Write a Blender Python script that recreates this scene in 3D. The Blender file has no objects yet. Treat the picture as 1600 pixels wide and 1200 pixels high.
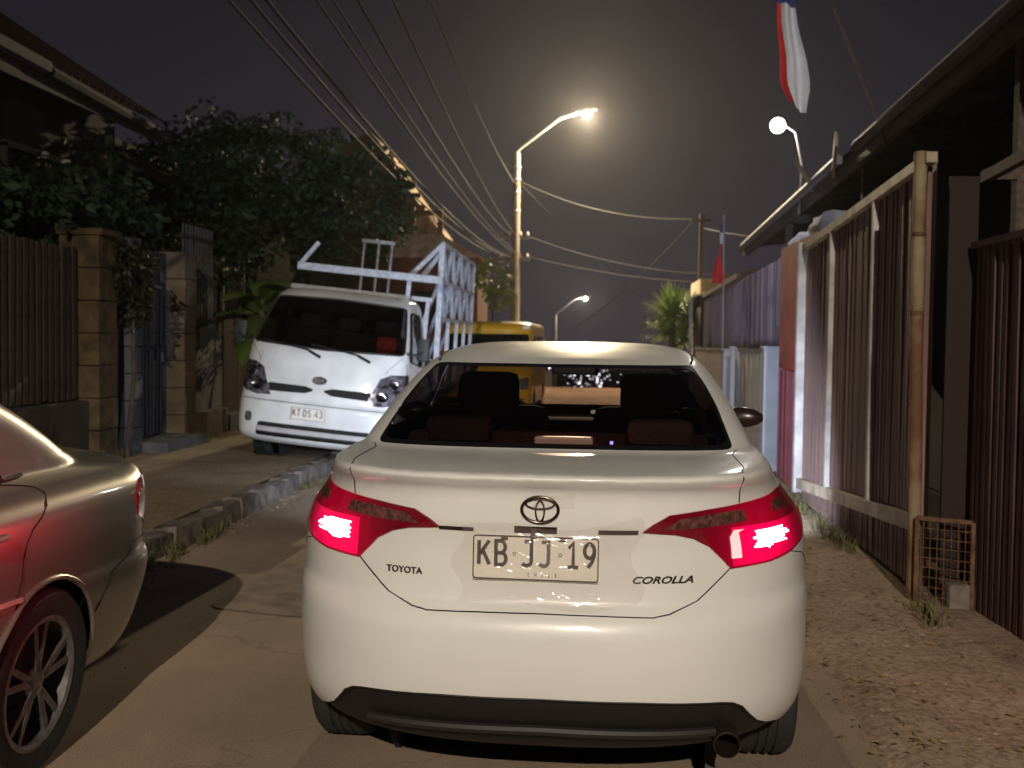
import bpy, bmesh, math, random
import numpy as np
from mathutils import Vector, Matrix, geometry, noise
random.seed(7)
SC = bpy.context.scene
COL = SC.collection
PI = math.pi
R_ = math.radians

# ------------------------------------------------------------------ camera, sky, exposure
cam_d = bpy.data.cameras.new('camera'); cam = bpy.data.objects.new('camera', cam_d); COL.objects.link(cam)
cam_d.sensor_fit = 'HORIZONTAL'; cam_d.sensor_width = 36; cam_d.lens = 36*1750/1600
cam_d.clip_start = .05; cam_d.clip_end = 3000
cam.matrix_world = (Matrix.Translation((0, 0, 1.48)) @ Matrix.Rotation(math.atan(130/1750), 4, 'Z')
                    @ Matrix.Rotation(PI/2-math.atan(69/1750), 4, 'X') @ Matrix.Rotation(R_(.75), 4, 'Z'))
cam_d.dof.use_dof = True; cam_d.dof.focus_distance = 3.5; cam_d.dof.aperture_fstop = 4.6
SC.camera = cam
wd = bpy.data.worlds.new('World'); SC.world = wd; wd.use_nodes = True
wn = wd.node_tree.nodes; wl = wd.node_tree.links
bg = wn['Background']
_tc = wn.new('ShaderNodeTexCoord'); _sx = wn.new('ShaderNodeSeparateXYZ'); _rp = wn.new('ShaderNodeValToRGB')
wl.new(_tc.outputs['Generated'], _sx.inputs[0]); wl.new(_sx.outputs['Z'], _rp.inputs[0]); wl.new(_rp.outputs[0], bg.inputs['Color'])
_e = _rp.color_ramp.elements
_e[0].position = 0; _e[0].color = (.032, .026, .037, 1)
_e[1].position = .75; _e[1].color = (.003, .003, .0055, 1)
_m = _e.new(.16); _m.color = (.019, .0165, .0225, 1)
_m = _e.new(.34); _m.color = (.0085, .0082, .0125, 1)
bg.inputs['Strength'].default_value = 1.0
SC.view_settings.view_transform = 'Standard'; SC.view_settings.look = 'None'
SC.view_settings.exposure = 0; SC.view_settings.gamma = 1; SC.view_settings.use_curve_mapping = False
SC.render.engine = 'CYCLES'
SC.cycles.use_denoising = True
SC.cycles.max_bounces = 8; SC.cycles.transparent_max_bounces = 16
SC.cycles.sample_clamp_indirect = 4
SC.cycles.caustics_reflective = False; SC.cycles.caustics_refractive = False

def lamp(name, kind, loc, power, col, parent=None, aim=None, **kw):
    d = bpy.data.lights.new(name, kind); d.energy = power; d.color = col
    for k, v in kw.items(): setattr(d, k, v)
    o = bpy.data.objects.new(name, d); COL.objects.link(o); o.location = loc; o.parent = parent
    if aim is not None: o.rotation_euler = Vector(aim).to_track_quat('-Z', 'Y').to_euler()
    return o

# ------------------------------------------------------------------ materials
MATS = {}
def mat(name, col, rough=.6, metal=0., vary=.0, scale=8., bump=0., bscale=60., col2=None, coat=0., emit=None, estr=0., spec=.5, stretch=None, back=None, detail=4):
    if name in MATS: return MATS[name]
    m = bpy.data.materials.new(name); m.use_nodes = True; MATS[name] = m
    nt = m.node_tree; N = nt.nodes; L = nt.links; b = N['Principled BSDF']
    b.inputs['Base Color'].default_value = (*col, 1); b.inputs['Roughness'].default_value = rough
    b.inputs['Metallic'].default_value = metal; b.inputs['Specular IOR Level'].default_value = spec
    b.inputs['Coat Weight'].default_value = coat; b.inputs['Coat Roughness'].default_value = .04
    if emit: b.inputs['Emission Color'].default_value = (*emit, 1); b.inputs['Emission Strength'].default_value = estr
    vec = None
    if vary or bump or col2:
        tc = N.new('ShaderNodeTexCoord'); vec = tc.outputs['Object']
        if stretch:
            mp = N.new('ShaderNodeMapping'); mp.inputs['Scale'].default_value = stretch; L.new(vec, mp.inputs[0]); vec = mp.outputs[0]
    if vary or col2:
        n = N.new('ShaderNodeTexNoise'); n.inputs['Scale'].default_value = scale; n.inputs['Detail'].default_value = detail; L.new(vec, n.inputs['Vector'])
        r = N.new('ShaderNodeValToRGB'); L.new(n.outputs['Fac'], r.inputs[0])
        c2 = col2 or tuple(c*(1+vary) for c in col); c1 = col if col2 else tuple(c*(1-vary) for c in col)
        r.color_ramp.elements[0].position = .35; r.color_ramp.elements[0].color = (*c1, 1)
        r.color_ramp.elements[1].position = .65; r.color_ramp.elements[1].color = (*c2, 1)
        L.new(r.outputs[0], b.inputs['Base Color'])
    if bump:
        n2 = N.new('ShaderNodeTexNoise'); n2.inputs['Scale'].default_value = bscale; n2.inputs['Detail'].default_value = 5; L.new(vec, n2.inputs['Vector'])
        bp = N.new('ShaderNodeBump'); bp.inputs['Strength'].default_value = bump; bp.inputs['Distance'].default_value = .02
        L.new(n2.outputs['Fac'], bp.inputs['Height']); L.new(bp.outputs[0], b.inputs['Normal'])
    if back:                                           # thin sheet whose inner face is trimmed in another cloth
        g = N.new('ShaderNodeNewGeometry'); d = N.new('ShaderNodeBsdfDiffuse'); d.inputs['Color'].default_value = (*back, 1)
        mx = N.new('ShaderNodeMixShader'); L.new(g.outputs['Backfacing'], mx.inputs[0]); L.new(b.outputs[0], mx.inputs[1]); L.new(d.outputs[0], mx.inputs[2])
        L.new(mx.outputs[0], N['Material Output'].inputs[0])
    return m
def schlick(N, L, ior):
    """mirror share of a thin sheet, the same from both sides"""
    lw = N.new('ShaderNodeLayerWeight'); lw.inputs[0].default_value = .5; p = N.new('ShaderNodeMath'); p.operation = 'POWER'; L.new(lw.outputs['Facing'], p.inputs[0]); p.inputs[1].default_value = 5
    r0 = ((ior-1)/(ior+1))**2; m = N.new('ShaderNodeMath'); m.operation = 'MULTIPLY_ADD'; L.new(p.outputs[0], m.inputs[0]); m.inputs[1].default_value = 1-r0; m.inputs[2].default_value = r0; return m.outputs[0]
def glass(name, tint, rough=.02, ior=1.45):
    if name in MATS: return MATS[name]
    m = bpy.data.materials.new(name); m.use_nodes = True; MATS[name] = m
    N = m.node_tree.nodes; L = m.node_tree.links; N.remove(N['Principled BSDF'])
    t = N.new('ShaderNodeBsdfTransparent'); t.inputs[0].default_value = (*tint, 1)
    g = N.new('ShaderNodeBsdfGlossy'); g.inputs['Roughness'].default_value = rough
    x = N.new('ShaderNodeMixShader'); L.new(schlick(N, L, ior), x.inputs[0]); L.new(t.outputs[0], x.inputs[1]); L.new(g.outputs[0], x.inputs[2]); L.new(x.outputs[0], N['Material Output'].inputs[0])
    return m
def emis(name, col, s):
    if name in MATS: return MATS[name]
    m = bpy.data.materials.new(name); m.use_nodes = True; MATS[name] = m
    N = m.node_tree.nodes; b = N['Principled BSDF']; b.inputs['Base Color'].default_value = (*[min(c, .8) for c in col], 1)
    b.inputs['Emission Color'].default_value = (*col, 1); b.inputs['Emission Strength'].default_value = s
    return m

# ------------------------------------------------------------------ mesh helpers
class MB:
    def __init__(s): s.v = []; s.f = []
    def add(s, vs, fs):
        o = len(s.v); s.v += [tuple(v) for v in vs]; s.f += [tuple(i+o for i in f) for f in fs]; return s
    def box(s, c, d, M=None):
        x, y, z = [q/2 for q in d]; c = Vector(c)
        vs = [Vector((a*x, b*y, e*z)) for a in (-1, 1) for b in (-1, 1) for e in (-1, 1)]
        if M: vs = [M @ v for v in vs]
        return s.add([v+c for v in vs], [(0, 1, 3, 2), (4, 6, 7, 5), (0, 4, 5, 1), (2, 3, 7, 6), (0, 2, 6, 4), (1, 5, 7, 3)])
    def bbox(s, c, d, b=.01, M=None):
        """box with chamfered edges"""
        bm = bmesh.new(); bmesh.ops.create_cube(bm, size=1)
        for v in bm.verts: v.co = Vector((v.co.x*d[0], v.co.y*d[1], v.co.z*d[2]))
        bmesh.ops.bevel(bm, geom=list(bm.edges), offset=min(b, min(d)*.45), segments=2, affect='EDGES', profile=.6)
        bm.verts.index_update()
        vs = [(M @ v.co if M else v.co)+Vector(c) for v in bm.verts]; fs = [[v.index for v in f.verts] for f in bm.faces]; bm.free()
        return s.add(vs, fs)
    def bar(s, a, b, w, t=None):
        """square bar between two points"""
        a = Vector(a); b = Vector(b); d = b-a; q = d.to_track_quat('Z', 'Y').to_matrix()
        return s.box((a+b)/2, (w, t or w, d.length), q)
    def tube(s, pts, r, n=8, caps=True):
        pts = [Vector(p) for p in pts]; rr = r if isinstance(r, (list, tuple)) else [r]*len(pts)
        vs = []; fs = []; up = None
        for i, p in enumerate(pts):
            t = (pts[min(i+1, len(pts)-1)]-pts[max(i-1, 0)]).normalized()
            if up is None: up = t.orthogonal().normalized()
            up = (up-t*up.dot(t)).normalized(); w = t.cross(up)
            for k in range(n):
                a = 2*PI*k/n; vs.append(p+(up*math.cos(a)+w*math.sin(a))*rr[i])
        for i in range(len(pts)-1):
            for k in range(n): a = i*n+k; b = i*n+(k+1) % n; fs.append((a, b, b+n, a+n))
        if caps: fs += [tuple(range(n))[::-1], tuple(range((len(pts)-1)*n, len(pts)*n))]
        return s.add(vs, fs)
    def ring(s, pts, r, n=6):
        """closed tube"""
        pts = [Vector(p) for p in pts]; m = len(pts); vs = []; fs = []
        nrm = sum(((pts[i]-pts[0]).cross(pts[(i+1) % m]-pts[0]) for i in range(m)), Vector()).normalized()
        for i, p in enumerate(pts):
            t = (pts[(i+1) % m]-pts[i-1]).normalized(); w = t.cross(nrm)
            for k in range(n): a = 2*PI*k/n; vs.append(p+(nrm*math.cos(a)+w*math.sin(a))*r)
        for i in range(m):
            for k in range(n): a = i*n+k; b = i*n+(k+1) % n; c = ((i+1) % m)*n+(k+1) % n; d = ((i+1) % m)*n+k; fs.append((a, b, c, d))
        return s.add(vs, fs)
    def lathe(s, prof, n=32, M=None, closed=False):
        """profile (radius, height) round local Z"""
        vs = []; fs = []; m = len(prof)
        for k in range(n):
            a = 2*PI*k/n
            for r, h in prof: vs.append(Vector((r*math.cos(a), r*math.sin(a), h)))
        for k in range(n):
            for i in range(m-1 if not closed else m):
                j = (i+1) % m; k2 = (k+1) % n; fs.append((k*m+i, k2*m+i, k2*m+j, k*m+j))
        if M: vs = [M @ v for v in vs]
        return s.add(vs, fs)
    def prism(s, poly, d, M=None):
        """polygon in local XY, extruded along local Z by d"""
        n = len(poly); vs = [Vector((x, y, 0)) for x, y in poly]+[Vector((x, y, d)) for x, y in poly]
        if M: vs = [M @ v for v in vs]
        return s.add(vs, [tuple(range(n))[::-1], tuple(range(n, 2*n))]+[(i, (i+1) % n, n+(i+1) % n, n+i) for i in range(n)])
    def quad(s, a, b, c, d): return s.add([a, b, c, d], [(0, 1, 2, 3)])
    def mesh(s, name, m, smooth=False, angle=40):
        me = bpy.data.meshes.new(name); me.from_pydata(s.v, [], s.f); me.validate(); me.update()
        if m: me.materials.append(m)
        if smooth:
            me.polygons.foreach_set('use_smooth', [True]*len(me.polygons))
            try: me.set_sharp_from_angle(angle=R_(angle))
            except Exception: pass
        return me
    def build(s, name, m, parent=None, smooth=False, angle=40, loc=None):
        o = bpy.data.objects.new(name, s.mesh(name, m, smooth, angle)); COL.objects.link(o)
        if parent: o.parent = parent
        if loc: o.location = loc
        return o
def tag(o, label=None, cat=None, group=None, kind=None):
    if label: o['label'] = label
    if cat: o['category'] = cat
    if group: o['group'] = group
    if kind: o['kind'] = kind
    return o
def empty(name, loc, rz=0, label=None, cat=None, group=None):
    o = bpy.data.objects.new(name, None); COL.objects.link(o); o.location = loc; o.rotation_euler = (0, 0, rz); o.empty_display_size = .2
    return tag(o, label, cat, group)
def share(src, name, parent, loc=(0, 0, 0), rot=None, scale=None):
    o = bpy.data.objects.new(name, src.data); COL.objects.link(o); o.parent = parent; o.location = loc
    if rot: o.rotation_euler = rot
    if scale: o.scale = scale
    return o
def copy_tree(o, parent=None):
    c = o.copy(); COL.objects.link(c); c.parent = parent
    for ch in [q for q in bpy.data.objects if q.parent == o]: copy_tree(ch, c)
    return c
def text_mesh(txt, size, shear=0, bold=0, extrude=0):
    d = bpy.data.curves.new('t', 'FONT'); d.body = txt; d.size = size; d.shear = shear; d.offset = bold; d.extrude = extrude; d.resolution_u = 3; d.align_x = 'LEFT'
    o = bpy.data.objects.new('t', d); COL.objects.link(o); bpy.context.view_layer.update()
    me = bpy.data.meshes.new_from_object(o.evaluated_get(bpy.context.evaluated_depsgraph_get()))
    bpy.data.objects.remove(o); return me
def stroke(mb, pts, w, M, d=.002, close=False):
    """flat lettering stroke of width w along pts (2-D), thickness d"""
    pts = [Vector((p[0], p[1])) for p in pts]; n = len(pts); Lp = []; Rp = []
    for i, p in enumerate(pts):
        a = pts[i-1] if i else (pts[-2] if close else p); b = pts[i+1] if i < n-1 else (pts[1] if close else p)
        t1 = (p-a).normalized() if (p-a).length > 0 else (b-p).normalized(); t2 = (b-p).normalized() if (b-p).length > 0 else t1
        t = (t1+t2).normalized(); nn = Vector((-t.y, t.x)); k = min(1.6, 1/max(.4, t.dot(t1)))
        Lp.append(p+nn*w/2*k); Rp.append(p-nn*w/2*k)
    for i in range(n-1): mb.prism([Rp[i], Rp[i+1], Lp[i+1], Lp[i]], d, M)
    return mb
def arc(cx, cy, rx, ry, a0, a1, n=10): return [(cx+rx*math.cos(R_(a0+(a1-a0)*i/n)), cy+ry*math.sin(R_(a0+(a1-a0)*i/n))) for i in range(n+1)]
GLYPH = {'K': [[(.08, 0), (.08, 1)], [(.52, 1), (.12, .42)], [(.24, .6), (.54, 0)]],
 'B': [[(.08, .5), (.32, .5)]+arc(.32, .25, .2, .25, 90, -90)+[(.08, 0), (.08, 1), (.3, 1)]+arc(.3, .75, .18, .25, 90, -90)],
 'J': [[(.2, 1), (.5, 1), (.5, .22)]+arc(.3, .2, .2, .2, 0, -150)],
 '1': [[(.1, .78), (.3, 1), (.3, 0)], [(.08, 0), (.52, 0)]],
 '9': [arc(.3, .7, .21, .3, 0, 360, 20), [(.51, .7), (.5, .5), (.42, .25), (.25, 0)]],
 'T': [[(.04, 1), (.54, 1)], [(.29, 1), (.29, 0)]], 'D': [[(.08, 0), (.08, 1), (.26, 1)]+arc(.26, .5, .26, .5, 90, -90)+[(.08, 0)]],
 'S': [arc(.29, .75, .2, .25, 30, 270, 10)+arc(.29, .25, .2, .25, 90, -150, 10)], '4': [[(.42, 0), (.42, 1), (.05, .3), (.54, .3)]],
 '3': [arc(.28, .75, .2, .25, 150, -90, 10)+arc(.28, .25, .22, .25, 90, -150, 10)], '.': [arc(.3, .5, .05, .04, 0, 360, 8)],
 'C': [arc(.3, .5, .22, .5, 45, 315, 12)], 'H': [[(.08, 0), (.08, 1)], [(.52, 0), (.52, 1)], [(.08, .5), (.52, .5)]], 'I': [[(.3, 0), (.3, 1)]], 'L': [[(.1, 1), (.1, 0), (.5, 0)]], 'E': [[(.5, 1), (.1, 1), (.1, 0), (.5, 0)], [(.1, .5), (.42, .5)]]}
def glyph(ch, x, y, h, w, M, adv=.6, d=.002, sx=1.):
    mb = MB()
    for st in GLYPH[ch]: stroke(mb, [(x+p[0]*h*adv*sx/.6, y+p[1]*h) for p in st], w, M, d)
    return mb

# ------------------------------------------------------------------ vehicle bodies: stacked plan contours
def pchip(x, y):
    x = np.asarray(x, float); y = np.asarray(y, float); h = np.diff(x); d = np.diff(y)/h
    m = np.zeros(len(x)); m[0] = d[0]; m[-1] = d[-1]
    for i in range(1, len(x)-1):
        if d[i-1]*d[i] > 0:
            w1 = 2*h[i]+h[i-1]; w2 = h[i]+2*h[i-1]; m[i] = (w1+w2)/(w1/d[i-1]+w2/d[i])
    def f(q):
        q = min(max(q, x[0]), x[-1]); k = int(min(max(np.searchsorted(x, q)-1, 0), len(x)-2))
        t = (q-x[k])/h[k]
        return float((2*t**3-3*t*t+1)*y[k]+(t**3-2*t*t+t)*h[k]*m[k]+(-2*t**3+3*t*t)*y[k+1]+(t**3-t*t)*h[k]*m[k+1])
    return f
class Shell:
    """rows: height, near-end y, half width, corner depth, corner power, far-end y. u runs round the plan (0 near end, 1..2 side, 3 far end), v up the profile in metres"""
    def __init__(s, rows, Lf=.55, nf=2.6, US=1.3):
        r = np.array(rows, float); s.r = r; s.Lf = Lf; s.nf = nf; s.US = US
        s.v = np.concatenate([[0], np.cumsum(np.hypot(np.diff(r[:, 0]), np.diff(r[:, 1]))+1e-4)]); s.V = float(s.v[-1]); s.cache = {}
        s.th = np.linspace(0, PI/2, 181); s.f = [pchip(s.v, r[:, i]) for i in range(6)]
    def row(s, v):
        k = round(float(v), 4)
        if k in s.cache: return s.cache[k]
        z, y0, w, L, n, yf = [f(k) for f in s.f]; L = min(L, .48*(yf-y0)); Lf = min(s.Lf, .48*(yf-y0))
        def quarter(L, n):
            x = w*np.sin(s.th)**(2/n); y = L*(1-np.cos(s.th)**(2/n)); a = np.concatenate([[0], np.cumsum(np.hypot(np.diff(x), np.diff(y)))]); return a/a[-1], x, y
        s.cache[k] = (z, y0, w, L, yf, Lf, *quarter(L, n), *quarter(Lf, s.nf)); return s.cache[k]
    def P(s, u, v):
        z, y0, w, L, yf, Lf, a, x, y, b, xf, yq = s.row(v); q = abs(u); sg = 1 if u >= 0 else -1
        if q <= 1: return Vector((sg*np.interp(q, a, x), y0+np.interp(q, a, y), z))
        if q <= 2: return Vector((sg*w, (y0+L)+(q-1)*((yf-Lf)-(y0+L)), z))
        return Vector((sg*np.interp(3-q, b, xf), yf-np.interp(3-q, b, yq), z))
    def N(s, u, v):
        e = .004; v = min(max(v, e), s.V-e); u = min(max(u, -2.99), 2.99)
        n = (s.P(u+e, v)-s.P(u-e, v)).cross(s.P(u, v+e)-s.P(u, v-e))
        return n.normalized() if n.length > 1e-12 else Vector((0, 0, 1))
    def at(s, u, v, off=0.): return s.P(u, v)+s.N(u, v)*off
    def vz(s, z): return float(np.interp(z, s.r[:, 0], s.v))
    def uz(s, x, z):
        r = s.row(s.vz(z)); return math.copysign(float(np.interp(abs(x), r[7], r[6])), x)
    def uy(s, y, z):
        z, y0, w, L, yf, Lf, a, x, yy, b, xf, yq = s.row(s.vz(z))
        if y < y0+L: return float(np.interp(y-y0, yy, a))
        if y < yf-Lf: return 1+(y-y0-L)/((yf-Lf)-(y0+L))
        return 3-float(np.interp(yf-y, yq, b))
    def xz(s, x, z, off=0.): v = s.vz(z); return s.at(s.uz(x, z), v, off)
def dens(poly, step=.035, close=True):
    out = []; n = len(poly)
    for i in range(n if close else n-1):
        a = poly[i]; b = poly[(i+1) % n]; k = max(1, int(math.hypot((b[0]-a[0])*1.3, b[1]-a[1])/step))
        out += [(a[0]+(b[0]-a[0])*j/k, a[1]+(b[1]-a[1])*j/k) for j in range(k)]
    return out if close else out+[poly[-1]]
def rounded(poly, r, n=4):
    out = []; m = len(poly)
    for i in range(m):
        p = Vector(poly[i]); a = Vector(poly[i-1])-p; b = Vector(poly[(i+1) % m])-p; q = min(r, a.length*.45, b.length*.45)
        a = p+a.normalized()*q; b = p+b.normalized()*q
        for k in range(n+1): t = k/n; w = a.lerp(p, t).lerp(p.lerp(b, t), t); out.append((w.x, w.y))
    return out
def mir(poly): return [(-u, v) for u, v in poly][::-1]
def inside(p, poly):
    c = False; j = len(poly)-1
    for i in range(len(poly)):
        a = poly[i]; b = poly[j]
        if (a[1] > p[1]) != (b[1] > p[1]) and p[0] < (b[0]-a[0])*(p[1]-a[1])/(b[1]-a[1])+a[0]: c = not c
        j = i
    return c
def carve(S, regions, fine=.03, coarse=.07, u_fine=(-1.1, 1.1)):
    """splits the (u,v) sheet along region outlines; first region that holds a triangle gets it"""
    pts = []; edges = []; us = []
    u = -3.
    while u < 3-1e-6: us.append(u); u += (fine if u_fine[0] <= u <= u_fine[1] else coarse)/S.US
    us.append(3.)
    nv = int(S.V/fine); vs = [S.V*i/nv for i in range(nv+1)]
    regs = [(nm, dens(p, fine*1.1)) for nm, p in regions]
    for i, uu in enumerate(us):
        for j, vv in enumerate(vs):
            jit = 0 if i in (0, len(us)-1) or j in (0, nv) else fine*.12
            pts.append(((uu+random.uniform(-jit, jit)/S.US)*S.US, vv+random.uniform(-jit, jit)))
    for nm, p in regs:
        o = len(pts); pts += [(a*S.US, b) for a, b in p]; edges += [(o+k, o+(k+1) % len(p)) for k in range(len(p))]
    V, E, Fc, *_ = geometry.delaunay_2d_cdt([Vector(p) for p in pts], edges, [], 0, 1e-5)
    V = [(v.x/S.US, v.y) for v in V]; bb = [(nm, p, min(q[0] for q in p), max(q[0] for q in p), min(q[1] for q in p), max(q[1] for q in p)) for nm, p in regs]
    out = {}
    for f in Fc:
        c = (sum(V[i][0] for i in f)/3, sum(V[i][1] for i in f)/3); key = 'body'
        for nm, p, a, b, d, e in bb:
            if a <= c[0] <= b and d <= c[1] <= e and inside(c, p): key = nm; break
        out.setdefault(key, []).append(f)
    return V, out
def sheet(S, V, tris, name, m, parent, off=0., rim=0.):
    """region as a smooth sheet; rim > 0 turns its edge back into the body so that it has thickness"""
    idx = sorted({i for f in tris for i in f}); mp = {i: k for k, i in enumerate(idx)}
    P = []; Nn = []
    for i in idx:
        n = S.N(*V[i]); P.append(S.P(*V[i])+n*off); Nn.append(n)
    F = [tuple(mp[i] for i in f) for f in tris]
    e0 = F[0]; g = (P[e0[1]]-P[e0[0]]).cross(P[e0[2]]-P[e0[0]])
    if g.dot(Nn[e0[0]]) < 0: F = [f[::-1] for f in F]
    if rim:
        cnt = {}
        for f in F:
            for k in range(3): a, b = f[k], f[(k+1) % 3]; cnt[(a, b)] = 1
        ed = [(a, b) for a, b in cnt if (b, a) not in cnt]; low = {}
        for a, b in ed:
            for q in (a, b):
                if q not in low: low[q] = len(P); P.append(P[q]-Nn[q]*rim); Nn.append(Nn[q])
        F += [(b, a, low[a], low[b]) for a, b in ed]
    me = bpy.data.meshes.new(name); me.from_pydata(P, [], F); me.update(); me.materials.append(m)
    me.polygons.foreach_set('use_smooth', [True]*len(F))
    if not rim: me.normals_split_custom_set_from_vertices(Nn)
    else: me.set_sharp_from_angle(angle=R_(50))
    o = bpy.data.objects.new(name, me); COL.objects.link(o); o.parent = parent; return o
def seam(S, line, name, m, parent, r=.0025, off=.0004, close=False):
    pts = [S.at(u, v, off) for u, v in dens(line, .03, close)]
    mb = MB(); (mb.ring(pts, r, 5) if close else mb.tube(pts, r, 5)); return mb.build(name, m, parent, True)
def circle_uv(S, yc, zc, r, zmin, n=28):
    """wheel arch outline on the side, in (u,v)"""
    out = []
    a0 = math.asin((zmin-zc)/r)
    for k in range(n+1):
        a = a0+(PI-2*a0)*k/n; y = yc+r*math.cos(a); z = zc+r*math.sin(a); out.append((S.uy(y, z), S.vz(z)))
    return out
def wheel(parent, loc, side, r=.315, w=.2, rim=.21, spokes=7, dark=None):
    """tyre with rim, hub and spokes; axle along X, outer face toward side"""
    M = Matrix.Rotation(side*PI/2, 4, 'Y'); h = w/2
    t = MB().lathe([(rim, -h*.9), (r*.93, -h), (r*.985, -h*.82), (r, -h*.5), (r, -h*.36), (r*.975, -h*.34), (r*.975, -h*.26), (r, -h*.24), (r, -h*.06), (r*.975, -h*.04), (r*.975, h*.04), (r, h*.06), (r, h*.24), (r*.975, h*.26), (r*.975, h*.34), (r, h*.36), (r, h*.5), (r*.985, h*.82), (r*.93, h), (rim+.025, h*.98), (rim, h*.9)], 48, M, True)
    o = t.build('wheel', mat('tyre_rubber', (.018, .018, .018), .85, vary=.25, scale=30, bump=.15, bscale=90), parent, True, 35, loc)
    rm = MB().lathe([(rim+.004, h*.92), (rim-.008, h*.95), (rim-.018, h*.86), (rim-.022, -h*.6), (rim-.022, -h*.6), (0.03, -h*.6)], 48, M)
    rm.lathe([(0, h*.74), (.045, h*.74), (.058, h*.68), (.06, h*.4)], 24, M)
    al = dark or mat('wheel_alloy', (.42, .42, .43), .35, .8, vary=.15, scale=40)
    for k in range(spokes):
        a = 2*PI*k/spokes
        for sgn in (-1, 1):
            Q = M @ Matrix.Rotation(a+sgn*.06, 4, 'Z')
            rm.prism([(.04, -.012), (rim-.012, sgn*.026-.011), (rim-.012, sgn*.026+.011), (.04, .014)], .022, Q @ Matrix.Translation((0, 0, h*.55)))
    rm.build('rim', al, o, True, 30)
    dk = MB().lathe([(.05, -h*.25), (rim-.03, -h*.25)], 40, M); dk.build('brake_disc', mat('cast_iron', (.05, .045, .04), .6, .5), o)
    return o
DARKTRIM = mat('black_plastic', (.009, .008, .008), .55, vary=.2, scale=60)
SEAMM = mat('panel_gap', (.006, .006, .006), .9)

# ---- the white saloon
WHITE = mat('white_car_paint', (.72, .71, .695), .36, vary=.03, scale=2.2, coat=.5, back=(.02, .018, .017))
def grime(m, lo, hi, scale=6.):
    """road film: uneven gloss"""
    N = m.node_tree.nodes; L = m.node_tree.links; tc = N.new('ShaderNodeTexCoord'); n = N.new('ShaderNodeTexNoise'); n.inputs['Scale'].default_value = scale; n.inputs['Detail'].default_value = 8; n.inputs['Roughness'].default_value = .7; L.new(tc.outputs['Object'], n.inputs['Vector'])
    r = N.new('ShaderNodeMapRange'); r.inputs[1].default_value = .3; r.inputs[2].default_value = .7; r.inputs[3].default_value = lo; r.inputs[4].default_value = hi; L.new(n.outputs['Fac'], r.inputs[0]); b = N['Principled BSDF']; L.new(r.outputs[0], b.inputs['Roughness'])
    r2 = N.new('ShaderNodeMapRange'); r2.inputs[1].default_value = .3; r2.inputs[2].default_value = .7; r2.inputs[3].default_value = .03; r2.inputs[4].default_value = .22; L.new(n.outputs['Fac'], r2.inputs[0]); L.new(r2.outputs[0], b.inputs['Coat Roughness'])
grime(WHITE, .28, .5)
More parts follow.
